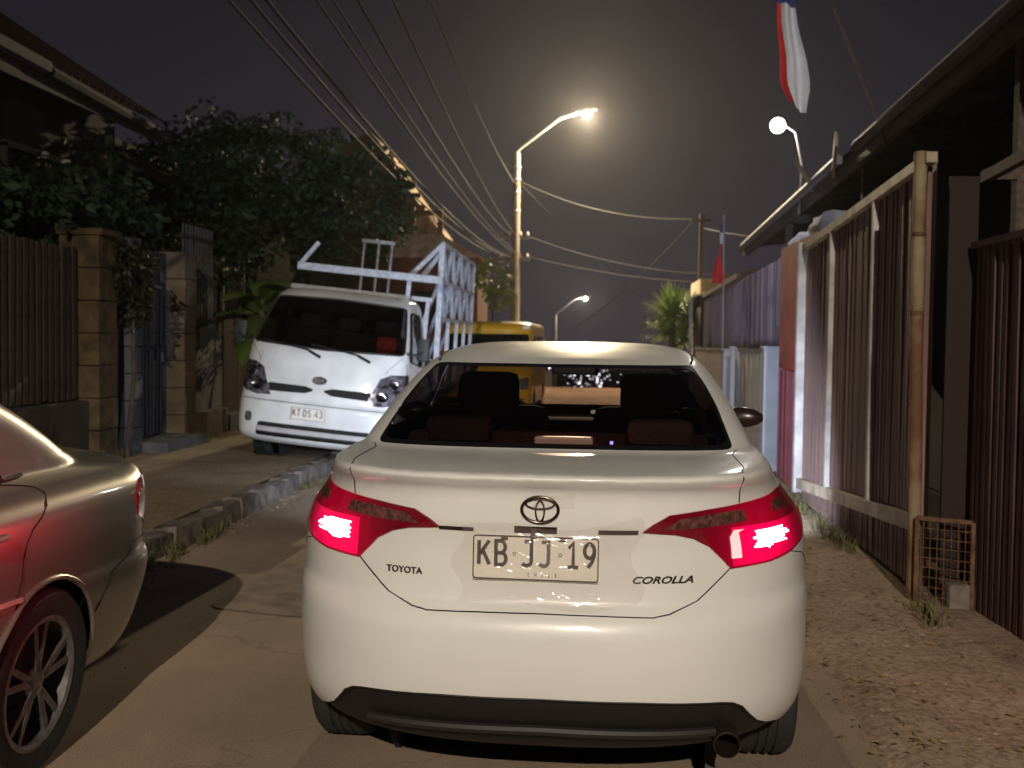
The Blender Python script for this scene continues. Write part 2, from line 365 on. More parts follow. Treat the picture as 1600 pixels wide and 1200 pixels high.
def white_saloon(loc, rz):
    root = empty('white_sedan', loc, rz, 'white sedan with lit red brake lights and taped number plate', 'car')
    S = Shell([(.19,.30,.74,.8,2.7,4.40),(.22,.20,.80,.82,2.7,4.45),(.26,.12,.835,.84,2.75,4.48),(.31,.075,.86,.85,2.75,4.52),(.37,.04,.868,.85,2.7,4.55),(.43,.02,.872,.85,2.65,4.57),
 (.50,.006,.874,.85,2.6,4.6),(.57,.0,.874,.85,2.6,4.6),(.62,.0,.874,.85,2.6,4.6),(.655,.008,.875,.85,2.6,4.6),(.685,.03,.876,.85,2.6,4.59),(.71,.05,.876,.85,2.6,4.58),
 (.78,.058,.874,.85,2.6,4.54),(.85,.060,.866,.85,2.6,4.45),(.90,.054,.85,.85,2.6,4.3),(.94,.046,.826,.85,2.65,4.0),(.98,.044,.793,.84,2.7,3.7),(1.02,.0435,.765,.82,2.8,3.4),
 (1.034,.041,.757,.81,2.85,3.35),(1.042,.036,.752,.8,2.9,3.32),(1.071,.007,.735,.78,3.0,3.27),(1.080,.001,.730,.76,3.0,3.25),(1.086,.0,.727,.76,3.0,3.25),(1.0905,.007,.724,.75,3.0,3.24),(1.0930,.03,.722,.74,3.0,3.24),(1.098,.10,.719,.7,3.1,3.23),(1.106,.28,.711,.62,3.2,3.22),(1.110,.44,.706,.55,3.4,3.21),(1.116,.50,.702,.52,3.5,3.2),
 (1.15,.585,.69,.5,3.5,3.1),(1.20,.70,.67,.5,3.5,2.96),(1.26,.84,.645,.5,3.5,2.8),(1.32,.99,.615,.5,3.5,2.64),(1.365,1.11,.588,.5,3.4,2.52),(1.39,1.19,.57,.5,3.4,2.46),
 (1.42,1.32,.54,.48,3.2,2.41),(1.445,1.46,.495,.45,3.0,2.37),(1.462,1.62,.42,.4,2.8,2.34),(1.472,1.80,.30,.3,2.6,2.31),(1.475,2.0,.12,.2,2.4,2.28)])
    v = S.vz
    # outlines
    light = [(.215, v(.925)), (.24, v(.948)), (.28, v(.974)), (.38, v(.988)), (.494, v(.999)), (.60, v(1.006)), (.68, v(1.014)), (.80, v(1.012)),
             (.86, v(.96)), (.82, v(.89)), (.72, v(.845)), (.62, v(.825)), (.53, v(.812)), (.41, v(.806)), (.385, v(.84)), (.36, v(.876)), (.325, v(.903)), (.285, v(.917)), (.25, v(.921))]
    trunk_b = [(0, v(.684)), (.13, v(.682)), (.235, v(.678)), (.27, v(.686)), (.33, v(.718)), (.41, v(.806))]
    valance = [(0, v(.435)), (.2, v(.431)), (.39, v(.416)), (.42, v(.409)), (.445, v(.392)), (.465, v(.362)), (.487, v(.335)), (.53, v(.308)), (.62, v(.280)), (.76, v(.25)), (.92, v(.225)), (1.02, v(.188))]
    val = [(1.02, 0)]+valance[::-1][1:]+[(-a, b) for a, b in valance[1:-1]]+[(-1.02, 0)]
    rw = rounded([(-.615, v(1.122)), (.615, v(1.122)), (.62, v(1.25)), (.60, v(1.388)), (-.60, v(1.388)), (-.62, v(1.25))], .05)
    sidew = lambda ya, yb, yc, yd: rounded([(S.uy(ya, 1.13), v(1.13)), (S.uy(yb, 1.13), v(1.13)), (S.uy(yc, 1.375), v(1.375)), (S.uy(yd, 1.375), v(1.375))], .05)
    s1 = sidew(1.28, 2.05, 2.02, 1.58); s2 = sidew(2.13, 2.86, 2.36, 2.08)
    ws = [(2.42, v(1.12)), (3, v(1.12)), (3, v(1.40)), (2.42, v(1.40))]
    arch_r = circle_uv(S, .92, .31, .355, .2); arch_f = circle_uv(S, 3.62, .31, .355, .2)
    regs = [('taillight', light), ('taillight_b', mir(light)), ('valance', val), ('rear_window', rw), ('side_window', s1), ('side_window_b', mir(s1)), ('front_side_window', s2), ('front_side_window_b', mir(s2)),
            ('windscreen', ws), ('windscreen', mir(ws)), ('arch', arch_r), ('arch', mir(arch_r)), ('arch', arch_f), ('arch', mir(arch_f))]
    V, T = carve(S, regs, .026, .07)
    sheet(S, V, T['body'], 'body', WHITE, root)
    GL = glass('car_window_glass', (.55, .46, .45), .015, 1.45)
    sheet(S, V, T['rear_window'], 'rear_window', GL, root, -.003)
    for k in ('side_window', 'side_window_b', 'front_side_window', 'front_side_window_b'): sheet(S, V, T[k], k.replace('_b', ''), glass('tinted_side_glass', (.16, .13, .13), .015, 1.45), root, -.003)
    sheet(S, V, T['windscreen'], 'windscreen', glass('windscreen_glass', (.93, .94, .92), .01, 1.4), root, -.003)
    # black band round the rear glass
    inner = rounded([(-.60, v(1.136)), (.60, v(1.136)), (.604, v(1.25)), (.583, v(1.376)), (-.583, v(1.376)), (-.604, v(1.25))], .05)
    fr = MB(); A = dens(rw, .03); n = 90
    def resample(p, n):
        p = [Vector(q) for q in p]; p.append(p[0]); d = [0]
        for a, b in zip(p, p[1:]): d.append(d[-1]+(b-a).length)
        return [tuple(np.array([np.interp(d[-1]*k/n, d, [q.x for q in p]), np.interp(d[-1]*k/n, d, [q.y for q in p])])) for k in range(n)]
    A = resample(rw, n); B = resample(inner, n); vs = [S.at(u, q, -.001) for u, q in A]+[S.at(u, q, -.001) for u, q in B]
    fr.add(vs, [(k, (k+1) % n, n+(k+1) % n, n+k) for k in range(n)]); fr.build('window_border', mat('black_glass_frit', (.01, .008, .009), .15), root, True)
    # valance: dark plastic with a ledge
    sheet(S, V, T['valance'], 'rear_valance', DARKTRIM, root, -.012, .0)
    seam(S, valance[:7], 'valance_lip', DARKTRIM, root, .006, -.004); seam(S, mir(valance)[-7:], 'valance_lip', DARKTRIM, root, .006, -.004)
    lg = MB(); pts = [S.xz(x, .335-.02*abs(x), .005) for x in np.linspace(-.52, .52, 25)]
    lg.tube(pts, .015, 8)
    lg.build('valance_ledge', mat('grey_plastic', (.015, .013, .013), .6), root, True)
    # lamps
    RED = mat('tail_lamp_red', (.42, .004, .02), .12, coat=.6, emit=(1, .0, .075), estr=.62)
    DRED = mat('tail_lamp_dark_red', (.22, .003, .010), .12, coat=.8, emit=(1, .0, .045), estr=.13)
    CLR = mat('tail_lamp_clear', (.22, .085, .07), .16, .5, vary=.5, scale=60, coat=.8)
    HOT = emis('brake_bulb', (1, .20, .30), 22.)
    def lit(base, sg, hue, peak, fall, rough):
        """red lens glowing from the bulb behind it, fading with distance from that bulb"""
        m = bpy.data.materials.new('tail_lens'); m.use_nodes = True; N = m.node_tree.nodes; L = m.node_tree.links; b = N['Principled BSDF']
        b.inputs['Base Color'].default_value = (*base, 1); b.inputs['Roughness'].default_value = rough; b.inputs['Coat Weight'].default_value = .7; b.inputs['Emission Color'].default_value = (*hue, 1)
        tc = N.new('ShaderNodeTexCoord'); d = N.new('ShaderNodeVectorMath'); d.operation = 'DISTANCE'; L.new(tc.outputs['Object'], d.inputs[0]); d.inputs[1].default_value = S.at(sg*.50, v(.885), -.02)
        mr = N.new('ShaderNodeMapRange'); mr.interpolation_type = 'SMOOTHSTEP'; mr.inputs[1].default_value = .03; mr.inputs[2].default_value = fall; mr.inputs[3].default_value = peak; mr.inputs[4].default_value = peak*.10
        n = N.new('ShaderNodeTexNoise'); n.inputs['Scale'].default_value = 22; n.inputs['Detail'].default_value = 3; mp = N.new('ShaderNodeMapping'); mp.inputs['Scale'].default_value = (1, 1, .25); L.new(tc.outputs['Object'], mp.inputs[0]); L.new(mp.outputs[0], n.inputs['Vector'])
        m2 = N.new('ShaderNodeMapRange'); m2.inputs[1].default_value = .3; m2.inputs[2].default_value = .7; m2.inputs[3].default_value = .8; m2.inputs[4].default_value = 1.15; L.new(n.outputs['Fac'], m2.inputs[0])
        mu = N.new('ShaderNodeMath'); mu.operation = 'MULTIPLY'; L.new(d.outputs['Value'], mr.inputs[0]); L.new(mr.outputs[0], mu.inputs[0]); L.new(m2.outputs[0], mu.inputs[1]); L.new(mu.outputs[0], b.inputs['Emission Strength']); return m
    for sg, key in ((1, 'taillight'), (-1, 'taillight_b')):
        RED = lit((.36, .004, .02), sg, (1, .0, .085), 1.0, .27, .12); DRED = lit((.13, .003, .010), sg, (1, .0, .05), .32, .26, .1)
        tl = sheet(S, V, T[key], 'taillight', DRED, root, .006, .012)
        def patch(poly, name, m, off, rim=.004):
            poly = [(sg*a, b) for a, b in poly]
            if sg < 0: poly = poly[::-1]
            poly = dens(poly, .02); us = [p[0] for p in poly]; vs_ = [p[1] for p in poly]; g = []
            u0 = min(us)
            while u0 < max(us):
                q0 = min(vs_)
                while q0 < max(vs_):
                    if inside((u0, q0), poly): g.append((u0, q0))
                    q0 += .016
                u0 += .013
            VV, E, FF, *_ = geometry.delaunay_2d_cdt([Vector((a*S.US, b)) for a, b in poly+g], [(k, (k+1) % len(poly)) for k in range(len(poly))], [], 1, 1e-5)
            VV = [(q.x/S.US, q.y) for q in VV]; FF = [f for f in FF if inside((sum(VV[i][0] for i in f)/3, sum(VV[i][1] for i in f)/3), poly)]
            return sheet(S, VV, FF, name, m, tl, off, rim)
        patch([(.415, v(.812)), (.53, v(.818)), (.62, v(.832)), (.715, v(.852)), (.81, v(.893)), (.845, v(.935)), (.60, v(.930)), (.42, v(.930))], 'brake_lens', RED, .0075, .004)
        patch([(.262, v(.932)), (.30, v(.962)), (.40, v(.975)), (.47, v(.978)), (.47, v(.945)), (.36, v(.936))], 'indicator_lens', CLR, .0075)
        patch([(.58, v(.955)), (.60, v(.985)), (.66, v(.99)), (.70, v(.96))], 'reversing_lens', CLR, .0075)
        jit = [(.44, v(.862)), (.455, v(.85)), (.48, v(.855)), (.50, v(.868)), (.55, v(.874)), (.555, v(.885)), (.565, v(.888)), (.56, v(.90)), (.545, v(.91)), (.50, v(.914)), (.455, v(.910)), (.44, v(.90))]
        rg = random.Random(3 if sg > 0 else 5); rows = 9; jit = []; zs = np.linspace(.853, .913, rows+1)
        for i in range(rows):
            e = .548+.022*math.sin(PI*(i+.5)/rows)+rg.uniform(-.020, .016)-(.05 if i < 2 else 0); jit += [(e, v(zs[i]+.0008)), (e+rg.uniform(-.008, .008), v(zs[i+1]-.0008))]
        for i in range(rows)[::-1]:
            e = .442+(.012*rg.random() if sg < 0 else .02*rg.random())+(.03 if i < 1 else 0); jit += [(e, v(zs[i+1]-.0008)), (e, v(zs[i]+.0008))]
        if sg > 0: jit = [(a+.035, b) for a, b in jit]
        patch(jit, 'brake_bulb', HOT, .0105, .006)
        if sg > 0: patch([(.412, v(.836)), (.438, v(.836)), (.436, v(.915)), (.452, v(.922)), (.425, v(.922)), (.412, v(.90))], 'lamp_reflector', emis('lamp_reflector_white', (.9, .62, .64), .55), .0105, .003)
        c = S.at(sg*.56, v(.885), .09); nn = S.N(sg*.56, v(.885))
        lamp('brake_light_glow', 'AREA', c, .6, (1, .01, .05), root, (nn.x*1.2, nn.y, 0), shape='RECTANGLE', size=.16, size_y=.10, spread=R_(75))
        lamp('brake_light_side', 'AREA', S.at(sg*.80, v(.89), .05), (1.1 if sg < 0 else 1.7), (1, .012, .06), root, (sg*1., -.7 if sg < 0 else .9, .06), shape='RECTANGLE', size=.14, size_y=.10, spread=R_(95 if sg < 0 else 115))
    # panel gaps
    for m_ in (1, -1):
        seam(S, [(m_*a, b) for a, b in trunk_b], 'boot_gap', SEAMM, root, .0022)
        seam(S, [(m_*a, b) for a, b in ((.47, v(.998)), (.485, v(1.04)), (.51, v(1.075)), (.545, v(1.098)), (.58, v(1.11)), (.62, v(1.117)))], 'boot_side_gap', SEAMM, root, .0018)
        seam(S, [(m_*a, b) for a, b in ((.60, v(1.392)), (.68, v(1.41)), (.8, v(1.425)), (1.1, v(1.43)), (1.8, v(1.43)))], 'roof_channel', SEAMM, root, .007, -.002)
        seam(S, [(m_*a, b) for a, b in ((.62, v(.826)), (.72, v(.80)), (.9, v(.70)), (S.uy(.60, .5), v(.5)))], 'bumper_gap', SEAMM, root, .0016)
        seam(S, [(m_*S.uy(1.23, q), v(q)) for q in (.28, .6, .9, 1.08)], 'door_gap', SEAMM, root, .002)
    # bright strip under the emblem, broken off in places
    CH = mat('dark_chrome', (.10, .085, .075), .16, .9, vary=.3, scale=50)
    for xa, xb, h in ((-.30, -.195, .012), (-.075, .05, .020), (.17, .285, .014)):
        mb = MB(); xs = np.linspace(xa, xb, 9)
        for a, b in zip(xs, xs[1:]): mb.add([S.xz(a, .918, .004), S.xz(b, .918, .004), S.xz(b, .918+h, .007), S.xz(a, .918+h, .007)], [(0, 1, 2, 3)]).add([S.xz(a, .918, .004), S.xz(b, .918, .004), S.xz(b, .914, -.004), S.xz(a, .914, -.004)], [(0, 1, 2, 3)])
        mb.build('boot_trim_strip', CH, root, True)
    # emblem of three ovals
    em = MB(); E0 = S.xz(0, .987, .004); nn = S.N(0, v(.987)); ux = Vector((1, 0, 0)); uy_ = nn.cross(ux).normalized()
    if uy_.z < 0: uy_ = -uy_
    def oval(cx, cy, rx, ry): return [E0+ux*(cx+rx*math.cos(2*PI*k/36))+uy_*(cy+ry*math.sin(2*PI*k/36))+nn*.002 for k in range(36)]
    em.ring(oval(0, 0, .0535, .0375), .0048, 8); em.ring(oval(0, .017, .041, .0145), .0028, 6); em.ring(oval(0, -.004, .0125, .030), .0028, 6)
    em.build('emblem', mat('emblem_metal', (.12, .10, .075), .22, 1.), root, True, 60)
    # badges, bent to the boot
    def badge(txt, x0, x1, z0, h, name, shear=0., bold=.0):
        me = text_mesh(txt, 1, shear, bold); xs = [q.co.x for q in me.vertices]; ys = [q.co.y for q in me.vertices]; a, b, c, d = min(xs), max(xs), min(ys), max(ys)
        bm = bmesh.new(); bm.from_mesh(me); ret = bmesh.ops.extrude_face_region(bm, geom=list(bm.faces)); top = {g for g in ret['geom'] if isinstance(g, bmesh.types.BMVert)}
        for q in bm.verts:
            x = x0+(q.co.x-a)/(b-a)*(x1-x0); z = z0+(q.co.y-c)/(d-c)*h; q.co = S.xz(x, z, .0045 if q in top else -.001)
        bmesh.ops.recalc_face_normals(bm, faces=list(bm.faces)); bm.to_mesh(me); bm.free(); me.materials.append(mat('badge_metal', (.045, .035, .028), .3, .8))
        o = bpy.data.objects.new(name, me); COL.objects.link(o); o.parent = root
    badge('TOYOTA', -.468, -.353, .776, .020, 'maker_badge', 0, .012); badge('COROLLA', .272, .449, .772, .021, 'model_badge', .35, .015)
    # number plate
    pc = S.xz(-.012, .842, .010); tilt = Matrix.Rotation(PI/2-.02, 4, 'X'); M = Matrix.Translation(pc) @ Matrix.Rotation(R_(.3), 4, 'Y') @ tilt
    w, h = .374, .134
    pl = MB(); pl.prism(rounded([(-w/2, -h/2), (w/2, -h/2), (w/2, h/2), (-w/2, h/2)], .012, 4), -.003, M)
    plate = pl.build('number_plate', mat('plate_white', (.74, .70, .62), .42, vary=.05, scale=9), root)
    INK = mat('plate_ink', (.03, .022, .025), .5); INK2 = mat('plate_ink_worn', (.12, .10, .10), .5)
    fr = MB(); rp = rounded([(-w/2+.004, -h/2+.004), (w/2-.004, -h/2+.004), (w/2-.004, h/2-.004), (-w/2+.004, h/2-.004)], .010, 4)
    stroke(fr, rp+[rp[0]], .0035, M, .0035, True); fr.build('plate_border', INK, plate)
    xs = (-.172, -.122, -.046, .004, .090, .137)
    for ch, x in zip('KBJJ19', xs): glyph(ch, x, -.022, .070, .0108, M, .58, .002).build('plate_character', INK2 if x == .004 else INK, plate)
    for x in (-.062, .072): stroke(MB(), arc(x, .012, .0045, .0045, 0, 360, 10), .002, M, .002, True).build('plate_dot', INK2, plate)
    for i, ch in enumerate('CHILE'): glyph(ch, -.022+i*.020, -.054, .010, .0016, M, .6, .001).build('plate_character', INK2, plate)
    mb = MB()
    for x in (-.092, .078): mb.box(M @ Vector((x, h/2-.011, .003)), (.02, .006, .007))
    mb.box(M @ Vector((-.006, h/2+.008, .004)), (.018, .012, .035)); mb.build('plate_clip', INK, plate)
    # crumpled clear tape over the plate and emblem
    TAPE = bpy.data.materials.new('clear_tape'); TAPE.use_nodes = True; N = TAPE.node_tree.nodes; L = TAPE.node_tree.links; N.remove(N['Principled BSDF'])
    t = N.new('ShaderNodeBsdfTransparent'); g = N.new('ShaderNodeBsdfGlossy'); g.inputs['Roughness'].default_value = .12; x_ = N.new('ShaderNodeMixShader')
    d2 = N.new('ShaderNodeBsdfDiffuse'); d2.inputs[0].default_value = (.95, .72, .68, 1); x2 = N.new('ShaderNodeMixShader'); x2.inputs[0].default_value = .06
    L.new(schlick(N, L, 1.5), x_.inputs[0]); L.new(t.outputs[0], x_.inputs[1]); L.new(g.outputs[0], x_.inputs[2]); L.new(x_.outputs[0], x2.inputs[1]); L.new(d2.outputs[0], x2.inputs[2]); L.new(x2.outputs[0], N['Material Output'].inputs[0])
    mb = MB(); nx, nz = 70, 56; vs = []
    for i in range(nx+1):
        for j in range(nz+1):
            a = i/nx; b = j/nz; x = -.245+.53*a+.02*math.sin(b*9); z = .70+.235*b+.012*math.sin(a*7)+(.0 if a < .5 else .06*(a-.5)*b)
            q = noise.noise((a*9+b*11, b*5-a*4, 1.3)); q2 = noise.noise((a*28+b*34, b*13-a*9, 5.)); edge = min(1, 6*min(a, 1-a, b, 1-b))
            ca = min(1, max(0, (abs(x+.012)-.16)/.06)); cb = min(1, max(0, (abs(z-.842)-.05)/.04)); base = .016*(1-max(ca, cb))+.005
            vs.append(S.xz(x, z, .004+base*(.3+.7*edge)+edge*(.005*q+.0046*q2)))
    mb.add(vs, [(i*(nz+1)+j, (i+1)*(nz+1)+j, (i+1)*(nz+1)+j+1, i*(nz+1)+j+1) for i in range(nx) for j in range(nz)]); mb.build('clear_tape', TAPE, root, True, 180)
    mb = MB(); vs = []
    for i in range(25):
        for j in range(13):
            a = i/24; b = j/12; x = -.02+.12*a; z = .985+.055*b*(.6+.4*a)+.01*a
            vs.append(S.xz(x, z, .009+.0025*noise.noise((a*9+b*8, b*4-a*3, 9))+.001*noise.noise((a*30, b*12, 2))))
    mb.add(vs, [(i*13+j, (i+1)*13+j, (i+1)*13+j+1, i*13+j+1) for i in range(24) for j in range(12)]); mb.build('clear_tape', TAPE, root, True, 180)
    # exhaust, underside, wheels
    mb = MB(); mb.lathe([(.036, 0), (.040, .004), (.040, .30), (.034, .30), (.034, 0)], 24, Matrix.Translation((.56, .13, .285)) @ Matrix.Rotation(-PI/2, 4, 'X'))
    mb.build('exhaust_pipe', mat('exhaust_steel', (.09, .07, .06), .4, .8), root, True)
    mb = MB(); mb.lathe([(0, .0), (.075, .0), (.085, .02), (.085, .45), (0, .47)], 20, Matrix.Translation((.40, .55, .27)) @ Matrix.Rotation(-PI/2, 4, 'X')); mb.build('silencer', mat('exhaust_steel', (.09, .07, .06), .4, .8), root, True)
    MB().box((0, 2.45, .27), (1.24, 3.9, .05)).build('underside', mat('underbody_black', (.008, .008, .008), .9), root)
    MB().box((0, 2.3, .40), (1.30, 3.0, .03)).build('cabin_floor', mat('underbody_black', (.008, .008, .008), .9), root)
    mb = MB(); mb.bar((.535, .46, .27), (.535, .42, .10), .03); mb.build('tow_eye', DARKTRIM, root)
    for sx in (-1, 1):
        for y in (.92, 3.62): wheel(root, (sx*.745, y, .315), sx)
        q = MB(); q.prism([(.36*math.cos(a), .36*math.sin(a)) for a in np.linspace(0, 2*PI, 24, endpoint=False)], .02, Matrix.Translation((sx*.56, .92, .315)) @ Matrix.Rotation(PI/2, 4, 'Y')); q.build('wheel_well', mat('underbody_black', (.008, .008, .008), .9), root)
        # mirror
        mm = MB(); vs = []
        for i in range(9):
            for k in range(12):
                t_ = i/8; a = 2*PI*k/12; sc = math.sin(PI*min(max(t_*.92+.04, .02), .98))**.45
                vs.append((sx*(.80+.20*t_), 2.98-.03*t_+.06*math.cos(a)*sc*.8, 1.075+.066*math.sin(a)*sc*(1-.25*t_)))
        mm.add(vs, [(i*12+k, i*12+(k+1) % 12, (i+1)*12+(k+1) % 12, (i+1)*12+k) for i in range(8) for k in range(12)]).add(vs[:12], [tuple(range(12))]).add(vs[-12:], [tuple(range(12))])
        mm.bar((sx*.70, 3.0, 1.02), (sx*.84, 2.98, 1.04), .05); mm.build('side_mirror', mat('mirror_housing', (.022, .010, .010), .3, coat=.3), root, True)
    lamp('cabin_red_fill', 'POINT', (.03, .93, 1.13), .8, (1, .05, .06), root, shadow_soft_size=.03)  # red fill lamp added to tint the cabin; the brake lamp housing itself stays unlit
    # cabin
    CL = mat('seat_cloth', (.030, .019, .019), .9, vary=.3, scale=70)
    for sx in (-1, 1):
        st = MB(); st.bbox((sx*.37, 2.02, .84), (.53, .15, .68), .06, Matrix.Rotation(R_(-14), 3, 'X')); st.bbox((sx*.37, 2.32, .52), (.50, .5, .16), .05); o = st.build('seat', CL, root, True)
        hd = MB(); hd.bbox((sx*.37, 1.90, 1.235), (.28, .11, .20), .05, Matrix.Rotation(R_(-10), 3, 'X')); hd.bar((sx*.37-.06, 1.92, 1.02), (sx*.37-.06, 1.90, 1.2), .012); hd.bar((sx*.37+.06, 1.92, 1.02), (sx*.37+.06, 1.90, 1.2), .012); hd.build('headrest', CL, o, True)
    rs = MB(); rs.bbox((0, 1.12, .82), (1.22, .14, .62), .05, Matrix.Rotation(R_(-18), 3, 'X'))
    for x in (-.38, .38): rs.bbox((x, 1.02, 1.14), (.25, .10, .10), .04); rs.build('rear_seat', CL, root, True)
    sh = MB(); sh.bbox((0, .86, 1.045), (1.16, .52, .03), .01); sh.build('parcel_shelf', CL, root)
    bl = MB(); bl.bbox((.03, .80, 1.122), (.21, .05, .030), .008); bl.bbox((.03, .82, 1.085), (.05, .04, .06), .008); bl.build('high_brake_lamp', mat('cream_plastic', (.62, .55, .46), .4), root)
    MB().bbox((.20, .80, 1.118), (.012, .012, .012), .004).build('alarm_light', emis('blue_diode', (.3, .3, 1.), 3.), root)
    db = MB(); db.bbox((0, 3.05, .95), (1.30, .45, .22), .06); db.bbox((-.37, 2.84, 1.05), (.36, .16, .07), .03); db.build('dashboard', mat('dash_black', (.012, .011, .011), .7), root, True)
    sw = MB(); cw = Vector((-.37, 2.66, .99)); e1 = Vector((1, 0, 0)); e2 = Vector((0, .42, .9)).normalized()
    sw.ring([cw+e1*.185*math.cos(2*PI*k/28)+e2*.185*math.sin(2*PI*k/28) for k in range(28)], .015, 8); sw.bar(cw-e1*.17, cw+e1*.17, .03); sw.bar(cw, cw-e2*.17, .03); sw.build('steering_wheel', mat('dash_black', (.012, .011, .011), .7), root, True)
    MB().bbox((.0, 2.55, 1.335), (.24, .03, .06), .015).build('rear_view_mirror', mat('dash_black', (.012, .011, .011), .7), root)
    MB().bbox((.16, 2.80, 1.10), (.17, .02, .018), .006).build('dashboard_display', emis('dash_display', (.9, .78, .6), .35), root)
    # headlamps at the front (dipped, lit): they light the truck and the gates ahead
    for sx in (-1, 1):
        hl = MB(); c = Vector((sx*.66, 4.30, .70)); hl.bbox(c, (.34, .30, .14), .04, Matrix.Rotation(-sx*.5, 3, 'Z')); h_ = hl.build('headlight', emis('headlight_lens', (.85, .92, 1.), 3.), root, True)
        lamp('headlight_beam', 'SPOT', (sx*.66, 4.64, .68), 620., (.64, .78, 1.), root, (sx*.10-.05, 1, -.24), spot_size=R_(112), spot_blend=.9, shadow_soft_size=.05)
    return root

# ---- the silver saloon parked half on the kerb, facing us
SILVER = mat('silver_car_paint', (.36, .345, .30), .36, .78, vary=.03, scale=5, coat=.7, back=(.02, .02, .02))
def silver_saloon(loc, rz, roll):
    root = empty('silver_sedan', loc, 0, 'silver sedan parked half on the kerb with a red glow along its side', 'car')
    root.rotation_mode = 'XYZ'; root.matrix_world = Matrix.Translation(loc) @ Matrix.Rotation(rz, 4, 'Z') @ Matrix.Rotation(roll, 4, 'Y')
    S = Shell([(.20,.25,.72,.5,2.8,4.05),(.24,.16,.79,.5,2.8,4.12),(.32,.08,.825,.52,2.8,4.18),(.42,.035,.84,.52,2.8,4.22),(.52,.005,.850,.52,2.8,4.25),(.58,.0,.853,.52,2.8,4.25),(.615,.008,.850,.52,2.8,4.25),(.635,.035,.846,.52,2.8,4.24),(.66,.055,.846,.52,2.8,4.23),
     (.76,.062,.848,.52,2.8,4.16),(.84,.058,.842,.52,2.8,3.95),(.895,.05,.828,.52,2.8,3.5),(.925,.042,.806,.52,2.8,3.3),(.945,.045,.775,.5,2.9,3.18),(.958,.07,.745,.5,3.0,3.12),(.972,.18,.722,.48,3.0,3.08),(.985,.34,.705,.45,3.1,3.04),(.995,.44,.695,.42,3.2,3.0),
     (1.03,.53,.682,.4,3.3,2.92),(1.10,.65,.66,.4,3.3,2.8),(1.18,.80,.635,.4,3.3,2.66),(1.26,.97,.607,.4,3.2,2.52),(1.32,1.12,.58,.4,3.2,2.41),(1.35,1.22,.56,.4,3.1,2.35),(1.38,1.36,.525,.4,3.0,2.3),(1.40,1.52,.46,.35,2.8,2.26),(1.412,1.7,.34,.3,2.6,2.22),(1.417,1.9,.12,.15,2.4,2.1)])
    v = S.vz
    yz = lambda pts: [(S.uy(y, z), v(z)) for y, z in pts]
    light = [(.40, v(.70)), (.60, v(.70)), (.80, v(.73)), (.90, v(.78)), (.93, v(.86)), (.86, v(.915)), (.60, v(.925)), (.42, v(.92))]
    rw = rounded([(-.55, v(1.01)), (.55, v(1.01)), (.53, v(1.335)), (-.53, v(1.335))], .05)
    s1 = rounded(yz([(1.22, 1.005), (1.98, 1.005), (1.96, 1.335), (1.46, 1.335)]), .05); s2 = rounded(yz([(2.06, 1.005), (2.72, 1.005), (2.30, 1.335), (2.04, 1.335)]), .05)
    ws = [(2.45, v(1.02)), (3, v(1.02)), (3, v(1.33)), (2.45, v(1.33))]
    ar = circle_uv(S, 1.12, .31, .36, .21); af = circle_uv(S, 3.46, .31, .36, .21)
    regs = []
    for n, p in (('taillight', light), ('side_window', s1), ('front_side_window', s2), ('windscreen', ws), ('arch', ar), ('arch', af)): regs += [(n, p), (n+('_b' if n[0] in 'tsf' else ''), mir(p))]
    regs.append(('rear_window', rw))
    V, T = carve(S, regs, .03, .045, (-2.2, 2.2))
    sheet(S, V, T['body'], 'body', SILVER, root)
    G2 = glass('dark_car_glass', (.10, .09, .09), .02, 1.5)
    for k in ('rear_window', 'side_window', 'side_window_b', 'front_side_window', 'front_side_window_b', 'windscreen'): sheet(S, V, T[k], k.replace('_b', ''), G2, root, -.004)
    for k in ('taillight', 'taillight_b'):
        o = sheet(S, V, T[k], 'taillight', mat('unlit_tail_red', (.36, .012, .02), .12, coat=.8, vary=.3, scale=40), root, .005, .01)
    for m_ in (1, -1):
        f = lambda pts: [(m_*a, b) for a, b in yz(pts)]
        seam(S, f([(1.30, .995), (1.30, .70), (1.42, .45), (1.50, .24)]), 'door_gap', SEAMM, root, .0025)
        seam(S, f([(2.02, .995), (2.04, .70), (2.02, .24)]), 'door_gap', SEAMM, root, .0025)
        seam(S, f([(.79, .46), (.68, .60), (.50, .685)])+[(m_*.6, v(.695)), (m_*.3, v(.68)), (0, v(.675))], 'bumper_gap', SEAMM, root, .0028)
        seam(S, f([(1.08, 1.0), (1.22, .992), (2.0, .99), (2.75, .992)]), 'window_seal', mat('rubber_seal', (.012, .012, .012), .6), root, .008)
        pts = [S.at(m_*a, b, .006) for a, b in dens(yz([(1.20, .992), (1.30, 1.12), (1.47, 1.345), (2.0, 1.35)]), .04, False)]
        MB().tube(pts, .009, 6).build('window_seal', mat('rubber_seal', (.012, .012, .012), .6), root, True)
        seam(S, f([(1.30, .64), (2.0, .66), (3.0, .66)]), 'side_moulding', SILVER, root, .012, .002)
        ring = [S.at(m_*a, b, .001) for a, b in ar]; MB().tube(ring, .011, 6).build('arch_lip', SILVER, root, True)
        # recessed handles and fuel flap
        for y in (1.42, 2.2):
            hb = MB(); hb.tube([S.at(m_*S.uy(y+q, .86), v(.86), .012+.016*math.sin(PI*q/.19)) for q in np.linspace(0, .19, 9)], .012, 8); hb.build('door_handle', SILVER, root, True)
        for y in (1.12, 3.46):
            wheel(root, (m_*.755, y, .315), m_, .318, .19, .222, 5, mat('wheel_alloy_dull', (.20, .19, .19), .42, .7, vary=.2, scale=30))
            q = MB(); q.prism([(.345*math.cos(a), .345*math.sin(a)) for a in np.linspace(0, 2*PI, 24, endpoint=False)], .02, Matrix.Translation((m_*.55, y, .31)) @ Matrix.Rotation(PI/2, 4, 'Y')); q.build('wheel_well', mat('underbody_black', (.008, .008, .008), .9), root)
